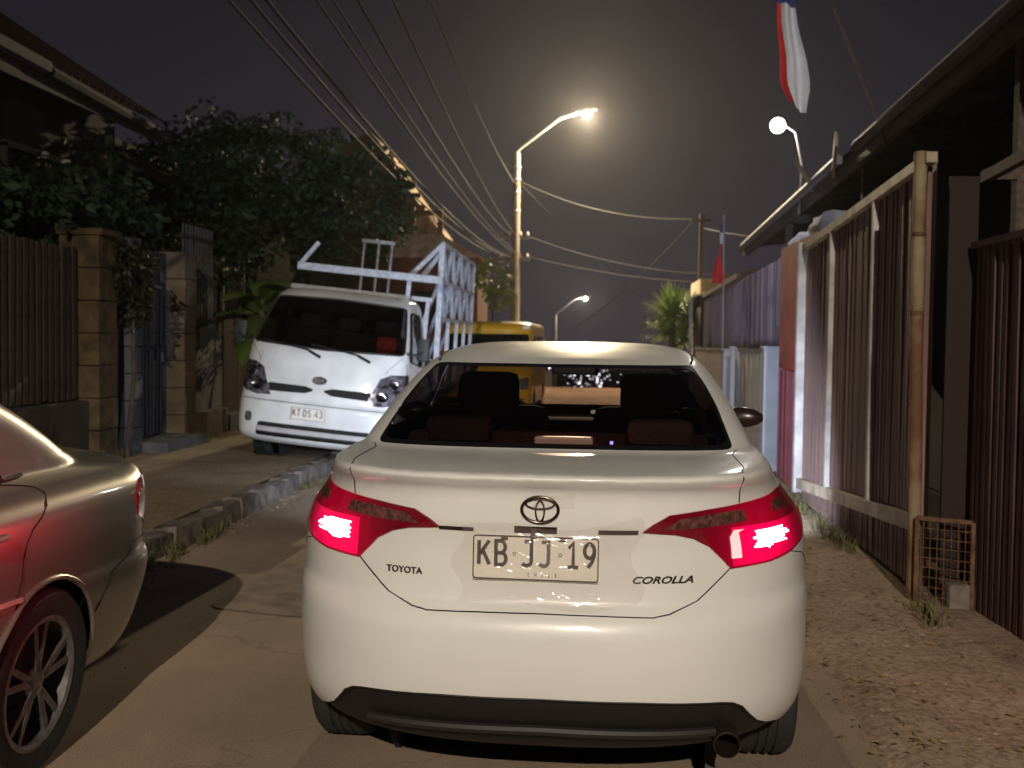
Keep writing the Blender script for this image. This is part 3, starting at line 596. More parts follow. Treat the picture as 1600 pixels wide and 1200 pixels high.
    seam(S, [(-.48, v(.93)), (-.52, v(.96)), (-.55, v(.985)), (-.585, v(1.0))], 'boot_side_gap', SEAMM, root, .002); seam(S, [(.48, v(.93)), (.52, v(.96)), (.55, v(.985)), (.585, v(1.0))], 'boot_side_gap', SEAMM, root, .002)
    MB().box((0, 2.1, .26), (1.36, 3.6, .06)).build('underside', mat('underbody_black', (.008, .008, .008), .9), root)
    MB().box((0, 2.1, .42), (1.30, 2.8, .03)).build('cabin_floor', mat('underbody_black', (.008, .008, .008), .9), root)
    st = MB(); st.bbox((0, 1.15, .78), (1.2, .16, .62), .05, Matrix.Rotation(R_(-18), 3, 'X')); st.build('rear_seat', mat('seat_cloth', (.022, .019, .019), .9), root, True)
    for sx in (-1, 1): s_ = MB(); s_.bbox((sx*.36, 1.95, .82), (.48, .14, .72), .05, Matrix.Rotation(R_(-12), 3, 'X')); s_.build('seat', mat('seat_cloth', (.022, .019, .019), .9), root, True)
    MB().bbox((0, 2.8, .88), (1.25, .4, .18), .05).build('dashboard', mat('dash_black', (.012, .011, .011), .7), root)
    return root

# ---- the white flatbed truck with a glazier's rack
TW = mat('truck_white_paint', (.66, .66, .66), .38, vary=.12, scale=3, coat=.5, back=(.03, .03, .03))
RACK = mat('rack_pale_paint', (.40, .425, .50), .55, vary=.2, scale=20, bump=.1)
grime(TW, .3, .55, 4.)
def flatbed_truck(loc, roll):
    root = empty('flatbed_truck', loc, 0, 'white flatbed truck with a lattice glass rack parked half on the kerb', 'truck')
    root.matrix_world = Matrix.Translation(loc) @ Matrix.Rotation(R_(.5), 4, 'Z') @ Matrix.Rotation(roll, 4, 'Y')
    S = Shell([(.26,.10,.80,.3,3,1.62),(.29,.05,.845,.32,3,1.62),(.36,.012,.866,.34,3.2,1.62),(.50,.0,.872,.34,3.2,1.62),(.66,.0,.872,.34,3.2,1.62),(.70,.015,.872,.34,3.2,1.62),(.735,.035,.872,.34,3.2,1.62),(.86,.055,.872,.36,3.2,1.62),(1.05,.095,.870,.38,3.2,1.62),(1.22,.145,.866,.4,3.2,1.62),(1.28,.175,.862,.4,3.2,1.62),
     (1.40,.27,.846,.4,3.2,1.62),(1.55,.40,.818,.4,3.2,1.61),(1.70,.53,.786,.4,3.2,1.60),(1.79,.61,.765,.4,3.2,1.59),(1.84,.68,.748,.42,3.1,1.58),(1.885,.80,.71,.4,3.0,1.56),(1.915,.95,.60,.35,2.8,1.5),(1.93,1.1,.40,.2,2.6,1.42),(1.934,1.2,.1,.1,2.4,1.3)], .06, 4)
    v = S.vz; xz = lambda pts: [(S.uz(x, z), v(z)) for x, z in pts]; yz = lambda pts: [(S.uy(y, z), v(z)) for y, z in pts]
    ws = rounded(xz([(-.81, 1.30), (0, 1.275), (.81, 1.30), (.715, 1.80), (0, 1.825), (-.715, 1.80)]), .06)
    sw = rounded(yz([(.42, 1.24), (1.30, 1.16), (1.34, 1.74), (.80, 1.76)]), .06)
    hl = [(S.uz(.50, .76), v(.76)), (S.uz(.62, 1.04), v(1.04)), (S.uz(.72, 1.09), v(1.09)), (.92, v(1.10)), (.98, v(1.05)), (.97, v(.86)), (S.uz(.80, .78), v(.78)), (S.uz(.66, .75), v(.75))]
    slot = xz([(.06, .862), (.14, .885), (.53, .888), (.57, .845), (.53, .80), (.14, .812), (.06, .842)])
    low = rounded(xz([(-.62, .33), (.62, .33), (.60, .475), (-.60, .475)]), .03)
    fog = rounded(xz([(.68, .46), (.76, .46), (.76, .56), (.68, .56)]), .03)
    arch = circle_uv(S, .98, .30, .36, .265)
    regs = [('windscreen', ws), ('side_window', sw), ('side_window_b', mir(sw)), ('headlight', hl), ('headlight_b', mir(hl)), ('grille_slot', slot), ('grille_slot', mir(slot)), ('lower_grille', low), ('fog_lamp', fog), ('fog_lamp_b', mir(fog)), ('arch', arch), ('arch', mir(arch))]
    V, T = carve(S, regs, .035, .08, (-1.15, 1.15))
    sheet(S, V, T['body'], 'cab', TW, root)
    sheet(S, V, T['windscreen'], 'windscreen', glass('truck_glass', (.35, .33, .33), .02, 1.55), root, -.004)
    for k in ('side_window', 'side_window_b'): sheet(S, V, T[k], 'side_window', glass('truck_side_glass', (.40, .40, .42), .02, 1.5), root, -.004)
    BLK = mat('grille_black', (.006, .006, .006), .8); sheet(S, V, T['grille_slot'], 'grille_slot', BLK, root, -.02); sheet(S, V, T['lower_grille'], 'lower_grille', BLK, root, -.03)
    seam(S, ws, 'windscreen_seal', mat('rubber_seal', (.012, .012, .012), .6), root, .012, 0, True)
    for sg in (1, -1): seam(S, sw if sg > 0 else mir(sw), 'window_seal', mat('rubber_seal', (.012, .012, .012), .6), root, .008, 0, True)
    for z, h in ((.405, .05),):
        g = MB(); pts = [S.xz(x, z, .004) for x in np.linspace(-.60, .60, 21)]
        for a, b in zip(pts, pts[1:]): g.bar(a, b, .02, h)
        g.build('grille_bar', mat('grille_grey', (.42, .40, .41), .45, vary=.1), root)
    g = MB(); pts = [S.xz(x, .36, -.012) for x in np.linspace(-.60, .60, 21)]
    for a, b in zip(pts, pts[1:]): g.bar(a, b, .012, .012)
    g.build('grille_bar', DARKTRIM, root)
    HLM = glass('headlamp_cover', (.9, .9, .92), .03, 1.5)
    for sg, k in ((1, 'headlight'), (-1, 'headlight_b')):
        o = sheet(S, V, T[k], 'headlight', mat('headlamp_bowl', (.50, .48, .56), .14, .8, vary=.85, scale=16), root, -.02)
        sheet(S, V, T[k], 'lamp_cover', HLM, o, .004)
        for x, z, r in ((.66, .86, .062), (.76, .99, .052)):
            c = S.xz(sg*x, z, -.012); n = S.N(sg*S.uz(x, z), v(z)); Q = Matrix.Translation(c) @ n.to_track_quat('Z', 'Y').to_matrix().to_4x4()
            MB().lathe([(.0, -.0), (r*.4, .001), (r*.8, .006), (r, .013), (r*1.06, .012)], 20, Q).build('reflector', mat('chrome', (.75, .75, .78), .08, 1.), o, True)
        f = sheet(S, V, T['fog_lamp' if sg > 0 else 'fog_lamp_b'], 'fog_lamp', mat('chrome_dull', (.45, .45, .46), .25, .8, vary=.3, scale=30), root, -.012)
        # door gap, mirror
        seam(S, [(sg*a, b) for a, b in yz([(.36, 1.22), (.34, .9), (.50, .66), (.52, .42)])], 'door_gap', SEAMM, root, .003)
        seam(S, [(sg*a, b) for a, b in yz([(1.42, 1.76), (1.44, 1.2), (1.43, .42)])], 'door_gap', SEAMM, root, .003)
        seam(S, [(sg*a, b) for a, b in xz([(.80, 1.27), (.70, 1.16), (.66, 1.09)])], 'hood_gap', SEAMM, root, .0025)
        m_ = MB(); m_.bbox((sg*.99, .44, 1.38), (.13, .07, .24), .03); m_.build('side_mirror', mat('mirror_black', (.012, .012, .013), .6), root, True)
        MB().tube([(sg*.84, .36, 1.32), (sg*.95, .38, 1.32), (sg*1.0, .41, 1.36)], .014, 6).build('mirror_arm', mat('mirror_black', (.012, .012, .013), .6), root)
        wheel(root, (sg*.74, .98, .30), sg, .30, .19, .19, 6, mat('steel_wheel', (.30, .30, .30), .5, .5))
        wheel(root, (sg*.70, 3.55, .30), sg, .30, .26, .19, 6, mat('steel_wheel', (.30, .30, .30), .5, .5))
        w_ = MB(); w_.lathe([(.05, 0), (.36, 0)], 24, Matrix.Translation((sg*.52, .98, .32)) @ Matrix.Rotation(PI/2, 4, 'Y')); w_.build('wheel_well', mat('underbody_black', (.008, .008, .008), .9), root)
    seam(S, xz([(-.86, .70), (0, .70), (.86, .70)]), 'bumper_gap', SEAMM, root, .004)
    seam(S, xz([(-.70, 1.02), (-.66, 1.20)]), 'hood_crease', SEAMM, root, .0015)
    # emblem and number plate
    E0 = S.xz(.0, .955, .004); n = S.N(0, v(.955)); ux = Vector((1, 0, 0)); uy = -n.cross(ux).normalized(); uy = uy if uy.z > 0 else -uy
    M = Matrix((( ux.x, uy.x, n.x, E0.x), (ux.y, uy.y, n.y, E0.y), (ux.z, uy.z, n.z, E0.z), (0, 0, 0, 1)))
    em = MB(); em.ring([M @ Vector((.075*math.cos(2*PI*k/28), .038*math.sin(2*PI*k/28), .004)) for k in range(28)], .006, 6)
    for st in ([(-.046, -.02), (-.046, .02)], [(-.02, .02), (-.044, 0), (-.02, -.02)], [(-.006, -.02), (-.006, .02)], [(.008, -.02), (.026, .02), (.044, -.02)]): stroke(em, st, .008, M, .006)
    ed = MB().prism([(.074*math.cos(2*PI*k/24), .037*math.sin(2*PI*k/24)) for k in range(24)], .003, M).build('emblem', mat('emblem_dark', (.02, .018, .02), .4), root); em.build('emblem_lettering', mat('emblem_grey', (.30, .29, .30), .3, .6), ed)
    pc = S.xz(-.07, .60, .012); M = Matrix.Translation(pc) @ Matrix.Rotation(PI/2, 4, 'X')
    p = MB(); p.prism(rounded([(-.18, -.065), (.18, -.065), (.18, .065), (-.18, .065)], .01, 3), -.004, M); p_ = p.build('number_plate', mat('plate_white', (.74, .70, .62), .42), root)
    fr = MB(); q = rounded([(-.176, -.061), (.176, -.061), (.176, .061), (-.176, .061)], .01, 3); stroke(fr, q+[q[0]], .004, M, .002, True); fr.build('plate_border', mat('plate_ink', (.03, .022, .025), .5), p_)
    for ch, x in zip('KTDS43', (-.165, -.117, -.052, -.004, .068, .118)): glyph(ch, x, -.025, .068, .009, M, .58, .002).build('plate_character', mat('plate_ink', (.03, .022, .025), .5), p_)
    # wipers
    for x in (-.16, .36):
        wp = MB(); a = S.xz(x, 1.245, .02); b = S.xz(x+.13, 1.19, .03); wp.tube([a, b], .016, 6); wp.tube([S.xz(x, 1.25, .018), S.xz(x-.25, 1.285, .014), S.xz(x-.52, 1.315, .012)], .009, 5); wp.build('wiper', DARKTRIM, root)
    # inside
    for x in (-.45, .0, .42):
        s_ = MB(); s_.bbox((x, 1.30, 1.12), (.44, .12, .72), .05, Matrix.Rotation(R_(-8), 3, 'X')); s_.bbox((x, 1.28, 1.56), (.24, .09, .16), .04); s_.build('seat', mat('seat_cloth', (.022, .019, .019), .9), root, True)
    MB().bbox((0, .52, 1.16), (1.5, .35, .22), .06).build('dashboard', mat('dash_black', (.012, .011, .011), .7), root)
    sw_ = MB(); c = Vector((.42, .85, 1.30)); e2 = Vector((0, .75, .66)); sw_.ring([c+Vector((1, 0, 0))*.19*math.cos(2*PI*k/24)+e2*.19*math.sin(2*PI*k/24) for k in range(24)], .014, 6); sw_.bar(c-Vector((.18, 0, 0)), c+Vector((.18, 0, 0)), .03); sw_.build('steering_wheel', mat('dash_black', (.012, .011, .011), .7), root, True)
    MB().bbox((.56, .66, 1.37), (.22, .14, .22), .05).build('red_cloth', mat('red_cloth', (.36, .03, .015), .9, vary=.4, scale=20), root)
    MB().box((0, .85, .62), (1.5, 1.2, .04)).build('cab_floor', mat('underbody_black', (.008, .008, .008), .9), root)
    # chassis and bed
    MB().box((0, 2.6, .50), (.8, 4.6, .16)).build('chassis', mat('underbody_black', (.008, .008, .008), .9), root)
    b = MB(); b.box((0, 3.45, .78), (1.72, 3.3, .10)); b.build('bed_floor', mat('bed_steel', (.30, .31, .34), .6, .3, vary=.2), root)
    for x in (-.86, .86):
        q = MB(); q.bbox((x, 3.45, .99), (.04, 3.28, .32), .01)
        for k in range(6): q.box((x+math.copysign(.028, x), 2.0+k*.58, .99), (.02, .06, .30))
        q.build('bed_side', TW, root)
    MB().bbox((0, 5.12, .99), (1.68, .04, .32), .01).build('tailboard', TW, root)
    hb = MB()
    for x in (-.8, -.4, 0, .4, .8): hb.bar((x, 1.76, .84), (x, 1.76, 1.95), .045)
    hb.bar((-.85, 1.76, 1.95), (.85, 1.76, 1.95), .05); hb.bar((-.85, 1.76, 1.4), (.85, 1.76, 1.4), .045); hb.build('headboard', RACK, root)
    # rack: cross bar over the cab, lattice panel on the street side leaning in
    xr = lambda z: 1.00-.05*(z-.9)
    yf, yb = 1.66, 5.35
    def rk(name, a, b, w=.05, t=None): return MB().bar(a, b, w, t).build(name, RACK, root)
    MB().bbox((.165, 1.30, 2.175), (1.68, .08, .085), .012).build('rack_cross_bar', RACK, root)
    MB().bar((-.66, 1.30, 2.18), (-.46, 1.30, 2.46), .045).build('rack_stop', RACK, root)
    for z in (2.62, 2.18, 1.74): rk('rack_rail', (xr(z), yf, z), (xr(z), yb, z), .042)
    rk('rack_rail', (xr(.95), yf, .95), (xr(.95), yb, .95), .055)
    n = 4; Y = [yf+(yb-yf)*k/n for k in range(n+1)]
    for k, y in enumerate(Y): rk('rack_post', (xr(.9), y, .9), (xr(2.62 if k in (0, n) else 1.74), y, 2.62 if k in (0, n) else 1.74), .062 if k == 0 else .045)
    for z0, z1 in ((1.74, 2.18), (2.18, 2.62)):
        for k in range(n): m = (Y[k]+Y[k+1])/2; rk('rack_brace', (xr(z0), m, z0), (xr(z1), Y[k]+.06, z1), .05); rk('rack_brace', (xr(z0), m+.05, z0), (xr(z1), Y[k+1]-.06, z1), .036)
    rk('rack_leg', (xr(2.62), yf, 2.62), (.60, 1.45, 2.2), .05); rk('rack_leg', (xr(2.62), yf+.1, 2.58), (.72, 1.6, 2.2), .05); rk('rack_leg', (.60, 1.45, 2.2), (.55, 1.70, .9), .05)
    for y in Y[1:]: rk('rack_leg', (xr(2.62), y, 2.62), (.40, y, .84), .045)
    rk('rack_cross_bar', (-.78, 5.2, 2.80), (-.28, 5.2, 2.80), .05)
    for x in (-.74, -.52, -.32): rk('rack_post', (x, 5.2, .84), (x, 5.2, 2.77), .03)
    return root

# ---- yellow van behind the truck
def yellow_van(loc):
    root = empty('yellow_van', loc, R_(-1), 'yellow van with a dark windscreen behind the flatbed truck', 'van')
    YEL = mat('yellow_van_paint', (.72, .40, .025), .35, vary=.06, scale=5, coat=.4, back=(.03, .03, .03))
    S = Shell([(.28,.08,.80,.3,3,4.5),(.36,.02,.86,.34,3.2,4.5),(.60,.0,.87,.34,3.2,4.5),(.80,.05,.87,.36,3.2,4.5),(1.02,.25,.865,.4,3.2,4.5),(1.08,.34,.86,.4,3.2,4.5),(1.30,.52,.85,.4,3.2,4.5),(1.55,.72,.835,.4,3.2,4.48),(1.66,.80,.825,.4,3.2,4.46),(1.69,.78,.825,.4,3.2,4.46),(1.78,.82,.82,.4,3.2,4.44),(1.84,.90,.79,.4,3.0,4.4),(1.875,1.05,.70,.35,2.8,4.3),(1.89,1.4,.45,.2,2.6,4.1),(1.895,1.8,.1,.1,2.4,3.8)], .1, 4)
    v = S.vz; xz = lambda pts: [(S.uz(x, z), v(z)) for x, z in pts]; yz = lambda pts: [(S.uy(y, z), v(z)) for y, z in pts]
    ws = rounded(xz([(-.79, 1.10), (.79, 1.10), (.76, 1.65), (-.76, 1.65)]), .05); sw = rounded(yz([(.95, 1.08), (1.75, 1.05), (1.75, 1.62), (1.2, 1.62)]), .05); s2 = rounded(yz([(1.9, 1.05), (3.9, 1.05), (3.9, 1.62), (1.9, 1.62)]), .05)
    hl = rounded(xz([(.52, .62), (.82, .66), (.82, .86), (.56, .82)]), .03); arch = circle_uv(S, 1.0, .31, .36, .30); ar2 = circle_uv(S, 3.5, .31, .36, .30)
    regs = [('windscreen', ws)]
    for n, p in (('side_window', sw), ('rear_side_window', s2), ('headlight', hl), ('arch', arch), ('arch', ar2)): regs += [(n, p), (n+('' if n == 'arch' else '_b'), mir(p))]
    V, T = carve(S, regs, .05, .1)
    sheet(S, V, T['body'], 'body', YEL, root)
    for k in ('windscreen', 'side_window', 'side_window_b', 'rear_side_window', 'rear_side_window_b'): sheet(S, V, T[k], k.replace('_b', ''), glass('dark_van_glass', (.06, .055, .06), .02, 1.5), root, -.004)
    for k in ('headlight', 'headlight_b'): sheet(S, V, T[k], 'headlight', mat('chrome_dull', (.45, .45, .46), .25, .8), root, .004)
    MB().bbox((.72, .86, 1.77), (.14, .05, .07), .02).build('roof_marker_lamp', mat('marker_white', (.8, .78, .72), .2), root)
    for sg in (-1, 1):
        m = MB(); m.bbox((sg*.99, .66, 1.40), (.14, .08, .26), .03); m.tube([(sg*.85, .6, 1.28), (sg*.97, .64, 1.30)], .015, 6); m.build('side_mirror', mat('mirror_black', (.012, .012, .013), .6), root)
        wheel(root, (sg*.75, 1.0, .31), sg, .31, .2, .2, 6); wheel(root, (sg*.75, 3.5, .31), sg, .31, .2, .2, 6)
    MB().bbox((0, -.005, .42), (1.5, .06, .16), .02).build('front_bumper', DARKTRIM, root)
    return root

# ------------------------------------------------------------------ ground and street
def hgt(y): return 0. if y < 36 else (-.075*(y-36) if y < 130 else -7.05-.022*(y-130))
def strip(name, m, x0, x1, y0, y1, z, nx=1, step=6., fn=None):
    ys = [y0]
    while ys[-1] < y1: ys.append(min(y1, ys[-1]+step*(1 if ys[-1] < 60 else 6)))
    mb = MB(); vs = []
    for y in ys:
        for i in range(nx+1): x = x0+(x1-x0)*i/nx; vs.append((x, y, hgt(y)+z+(fn(x, y) if fn else 0)))
    mb.add(vs, [(j*(nx+1)+i, j*(nx+1)+i+1, (j+1)*(nx+1)+i+1, (j+1)*(nx+1)+i) for j in range(len(ys)-1) for i in range(nx)])
    o = mb.build(name, m, None, True, 80); o['kind'] = 'structure'; return o
def ground_mat(name, c1, c2, c3, s1, s2, bump, bs, rough=.9, stretch=None):
    m = bpy.data.materials.new(name); m.use_nodes = True; N = m.node_tree.nodes; L = m.node_tree.links; b = N['Principled BSDF']; b.inputs['Roughness'].default_value = rough; b.inputs['Specular IOR Level'].default_value = .3
    tc = N.new('ShaderNodeTexCoord'); vec = tc.outputs['Object']
    if stretch: mp = N.new('ShaderNodeMapping'); mp.inputs['Scale'].default_value = stretch; L.new(vec, mp.inputs[0]); v1 = mp.outputs[0]
    else: v1 = vec
    def nz(s, d, v): n = N.new('ShaderNodeTexNoise'); n.inputs['Scale'].default_value = s; n.inputs['Detail'].default_value = d; n.inputs['Roughness'].default_value = .65; L.new(v, n.inputs['Vector']); return n
    a = nz(s1, 5, v1); r = N.new('ShaderNodeValToRGB'); L.new(a.outputs['Fac'], r.inputs[0]); e = r.color_ramp.elements; e[0].position = .36; e[0].color = (*c1, 1); e[1].position = .66; e[1].color = (*c2, 1)
    q = nz(s2, 3, vec); r2 = N.new('ShaderNodeValToRGB'); L.new(q.outputs['Fac'], r2.inputs[0]); e = r2.color_ramp.elements; e[0].position = .44; e[0].color = (1, 1, 1, 1); e[1].position = .60; e[1].color = (*c3, 1)
    mx = N.new('ShaderNodeMix'); mx.data_type = 'RGBA'; mx.blend_type = 'MULTIPLY'; mx.inputs[0].default_value = 1; L.new(r.outputs[0], mx.inputs[6]); L.new(r2.outputs[0], mx.inputs[7]); L.new(mx.outputs[2], b.inputs['Base Color'])
    n = nz(bs, 6, vec); bp = N.new('ShaderNodeBump'); bp.inputs['Strength'].default_value = bump; bp.inputs['Distance'].default_value = .03; L.new(n.outputs['Fac'], bp.inputs['Height']); L.new(bp.outputs[0], b.inputs['Normal'])
    return m
strip('ground', ground_mat('bare_soil', (.07, .055, .04), (.12, .095, .07), (.7, .7, .7), .8, 30, .5, 20), -900, 900, -60, 1400, -.02, 1, 6)
STREETM = ground_mat('worn_roadway', (.38, .28, .20), (.49, .37, .275), (.72, .70, .70), .9, 140, .35, 120, .85, (1, .35, 1))
def cracks(m):
    """fine wandering cracks and oil stains worked into the roadway colour"""
    N = m.node_tree.nodes; L = m.node_tree.links; b = N['Principled BSDF']; src = b.inputs['Base Color'].links[0].from_socket; tc = N.new('ShaderNodeTexCoord')
    n = N.new('ShaderNodeTexNoise'); n.inputs['Scale'].default_value = 2.2; n.inputs['Detail'].default_value = 6; L.new(tc.outputs['Object'], n.inputs['Vector']); ad = N.new('ShaderNodeVectorMath'); ad.operation = 'MULTIPLY_ADD'; L.new(n.outputs['Color'], ad.inputs[0]); ad.inputs[1].default_value = (.9, .9, 0); L.new(tc.outputs['Object'], ad.inputs[2])
    vo = N.new('ShaderNodeTexVoronoi'); vo.feature = 'DISTANCE_TO_EDGE'; vo.inputs['Scale'].default_value = .62; L.new(ad.outputs[0], vo.inputs['Vector'])
    r = N.new('ShaderNodeMapRange'); L.new(vo.outputs['Distance'], r.inputs[0]); r.inputs[1].default_value = 0; r.inputs[2].default_value = .007; r.inputs[3].default_value = .72; r.inputs[4].default_value = 1
    n2 = N.new('ShaderNodeTexNoise'); n2.inputs['Scale'].default_value = .5; n2.inputs['Detail'].default_value = 4; L.new(tc.outputs['Object'], n2.inputs['Vector']); r2 = N.new('ShaderNodeMapRange'); L.new(n2.outputs['Fac'], r2.inputs[0]); r2.inputs[1].default_value = .42; r2.inputs[2].default_value = .62; r2.inputs[3].default_value = .72; r2.inputs[4].default_value = 1.05
    mu = N.new('ShaderNodeMath'); mu.operation = 'MULTIPLY'; L.new(r.outputs[0], mu.inputs[0]); L.new(r2.outputs[0], mu.inputs[1])
    mx = N.new('ShaderNodeMix'); mx.data_type = 'RGBA'; mx.blend_type = 'MULTIPLY'; mx.inputs[0].default_value = 1; L.new(src, mx.inputs[6]); L.new(mu.outputs[0], mx.inputs[7]); L.new(mx.outputs[2], b.inputs['Base Color'])
cracks(STREETM)
strip('street', STREETM, -2.95, 1.12, -40, 130, .0, 8, 1.5)
for pts in ([(-2.1, 5.9), (-1.3, 5.7), (-1.15, 6.6), (-1.35, 7.3), (-2.0, 7.2)], [(-1.9, 1.9), (-1.1, 2.1), (-1.2, 2.9), (-1.75, 2.8)]):
    q = MB(); q.add([(x, y, .0045) for x, y in rounded(pts, .15)], [tuple(range(len(rounded(pts, .15))))]); q.build('street_patch', mat('tar_patch', (.24, .18, .135), .9, vary=.3, scale=5, bump=.5, bscale=90))['kind'] = 'structure'
VERGE = ground_mat('verge_dirt', (.30, .215, .15), (.44, .335, .245), (.66, .61, .58), 1.6, 30, .4, 40, .95)
def vfn(x, y):
    q = noise.noise((x*1.7, y*1.1, 3)); q2 = noise.noise((x*6, y*5, 8)); e = min(1, max(0, (x-1.0)/.18))
    return e*(.03+.014*q+.007*q2)-(1-e)*.03+.02*max(0, x-1.5)
strip('verge', VERGE, .92, 2.5, -6, 60, .012, 40, .09, vfn)
SIDEW = ground_mat('sidewalk_concrete', (.28, .215, .14), (.44, .35, .24), (.6, .54, .45), 1.1, 50, .5, 60, .9, (.6, 1, 1))
strip('sidewalk', SIDEW, -5.6, -3.02, -20, 60, .15, 10, .6, lambda x, y: .012*noise.noise((x*1.2, y*.7, 1)))
kb = tag(empty('kerb', (0, 0, 0)), kind='structure')
KM = mat('kerb_stone', (.15, .125, .105), .9, vary=.45, scale=7, bump=.8, bscale=25)
kproto = []
for q in range(4):
    bm = bmesh.new(); bmesh.ops.create_cube(bm, size=1); bmesh.ops.subdivide_edges(bm, edges=list(bm.edges), cuts=2, use_grid_fill=True)
    for w in bm.verts: w.co = Vector((w.co.x*.17, w.co.y*.46, w.co.z*.26))+Vector((noise.noise(w.co*3+Vector((q*5, 0, 0))), noise.noise(w.co*3+Vector((0, q*5, 4))), noise.noise(w.co*3+Vector((q*5, 7, 0)))))*.022
    me = bpy.data.meshes.new('kerb_stone'); bm.to_mesh(me); bm.free(); me.materials.append(KM); kproto.append(me)
y = 1.
while y < 46:
    o = bpy.data.objects.new('kerb_stone', random.choice(kproto)); COL.objects.link(o); o.parent = kb
    o.location = (-2.93+random.uniform(-.015, .015), y, hgt(y)+.025+random.uniform(-.012, .012)); o.rotation_euler = (random.uniform(-.03, .03), random.uniform(-.05, .05), random.uniform(-.04, .04)+random.choice((0, PI))); y += .475
# loose stones and litter on the verge and along the kerb
st = MB()
def pebble(mb, c, r):
    a = random.uniform(0, 6.3); pts = [(0, 0, .9)]+[(math.cos(a+k*PI/2.5)*random.uniform(.8, 1.2), math.sin(a+k*PI/2.5)*random.uniform(.7, 1.1), random.uniform(.0, .4)) for k in range(5)]+[(0, 0, -.5)]
    mb.add([(c[0]+p[0]*r, c[1]+p[1]*r, c[2]+p[2]*r*.7) for p in pts], [(0, 1+k, 1+(k+1) % 5) for k in range(5)]+[(6, 1+(k+1) % 5, 1+k) for k in range(5)])
for k in range(2600):
    y = 2.5+22*random.random()**1.8; x = random.gauss(1.34, .28)
    if not .98 < x < 2.3: continue
    pebble(st, (x, y, .012+vfn(x, y)), random.choice((.004, .005, .007, .008, .012, .018)))
for k in range(1500):
    y = random.uniform(3, 24); x = -2.83+abs(random.gauss(0, .12)); pebble(st, (x, y, .0), random.choice((.005, .007, .010, .016)))
for k in range(500):
    y = random.uniform(3, 18); x = random.uniform(-2.7, 1.0); pebble(st, (x, y, .0), random.choice((.003, .004, .006)))
tag(st.build('gravel', mat('gravel', (.24, .18, .13), .95, vary=.5, scale=6)), kind='stuff')
dl = MB()
for k in range(900):
    y = 4+14*random.random()**1.5; x = random.choice((random.gauss(1.12, .1), random.gauss(1.62, .16))); a = random.uniform(0, 6.3); r = random.uniform(.008, .022); c = Vector((x, y, .022+max(0, vfn(x, y))))
    d = Vector((math.cos(a), math.sin(a), random.uniform(-.2, .5)))*r; e = Vector((-math.sin(a), math.cos(a), random.uniform(-.2, .3)))*r*.5
    dl.add([c-d, c+e, c+d, c-e+Vector((0, 0, r*.3))], [(0, 1, 2), (0, 2, 3)])
tag(dl.build('dry_leaves', mat('dry_leaf', (.22, .15, .06), .8, vary=.5, scale=9)), kind='stuff')

wd_ = MB(); rw_ = random.Random(21)
for k in range(620):
    q = rw_.random()
    if q < .45: x, y, z = 1.80-abs(rw_.gauss(0, .05)), rw_.uniform(4.5, 16), .035
    elif q < .8: x, y, z = -5.12+abs(rw_.gauss(0, .07)), rw_.uniform(8, 18), .15
    else: x, y, z = -2.80+abs(rw_.gauss(0, .03)), rw_.uniform(4.5, 14), .0
    if noise.noise((x*2, y*1.3, 4)) < .05: continue
    for j in range(5):
        a = rw_.uniform(0, 6.3); h = rw_.uniform(.05, .17); l = Vector((math.cos(a), math.sin(a), 0)); c = Vector((x+rw_.gauss(0, .02), y+rw_.gauss(0, .02), z-.01)); sd = Vector((-l.y, l.x, 0))*.005
        wd_.add([c-sd, c+sd, c+l*h*.3+Vector((0, 0, h*.7))+sd*.7, c+l*h*.3+Vector((0, 0, h*.7))-sd*.7, c+l*h*.8+Vector((0, 0, h))], [(0, 1, 2, 3), (3, 2, 4)])
tag(wd_.build('weeds', mat('dry_weed', (.11, .10, .035), .8, vary=.4, scale=5)), kind='stuff')

# ------------------------------------------------------------------ left side of the street
def bars(parent, x, y0, y1, z0, z1, step, w, d, m, name='bar', jitter=0.):
    n = int((y1-y0)/step); src = None
    for k in range(n+1):
        y = y0+(y1-y0)*(k+.5)/(n+1); h = z1-z0
        if src is None: src = MB().box((0, 0, h/2), (d, w, h)).build(name, m, parent, loc=(x, y, z0))
        else: share(src, name, parent, (x, y, z0+random.uniform(-jitter, jitter)), (random.uniform(-.006, .006), random.uniform(-.006, .006), 0))
WALLM = mat('rendered_wall', (.05, .04, .032), .9, vary=.35, scale=2.5, bump=.5, bscale=14)
STONE = mat('ochre_stone', (.085, .054, .024), .9, vary=.5, scale=5, bump=.9, bscale=12)
GREYR = mat('grey_render', (.085, .078, .08), .9, vary=.3, scale=3, bump=.5, bscale=14)
TANR = mat('tan_render', (.14, .10, .066), .9, vary=.3, scale=3, bump=.5, bscale=14)
BROWN = mat('brown_metal', (.05, .028, .02), .6, vary=.3, scale=8, bump=.2)
NAVY = mat('dark_steel', (.045, .045, .055), .5, .3, vary=.3, scale=12)
XL = -5.3
f1 = empty('bar_fence', (XL, 9.2, .15), 0, 'brown slat fence on a low rendered wall behind the silver sedan', 'fence')
def loc_(parent, o): o.location = Vector(o.location)-Vector(parent.location); return o
def into(root, mk):
    """mk builds children in world coordinates under a root that stands elsewhere"""
    before = set(bpy.data.objects); mk()
    for o in set(bpy.data.objects)-before:
        if o.parent == root: o.location = Vector(o.location)-Vector(root.location)
def _():
    MB().bbox((XL, 9.2, .47), (.22, 3.9, .66), .015).build('low_wall', WALLM, f1)
    for z in (.92, 2.22): MB().box((XL-.03, 9.2, z), (.03, 3.88, .05)).build('rail', BROWN, f1)
    bars(f1, XL, 7.28, 11.12, .82, 2.36, .125, .075, .022, BROWN, 'slat', .01)
into(f1, _)
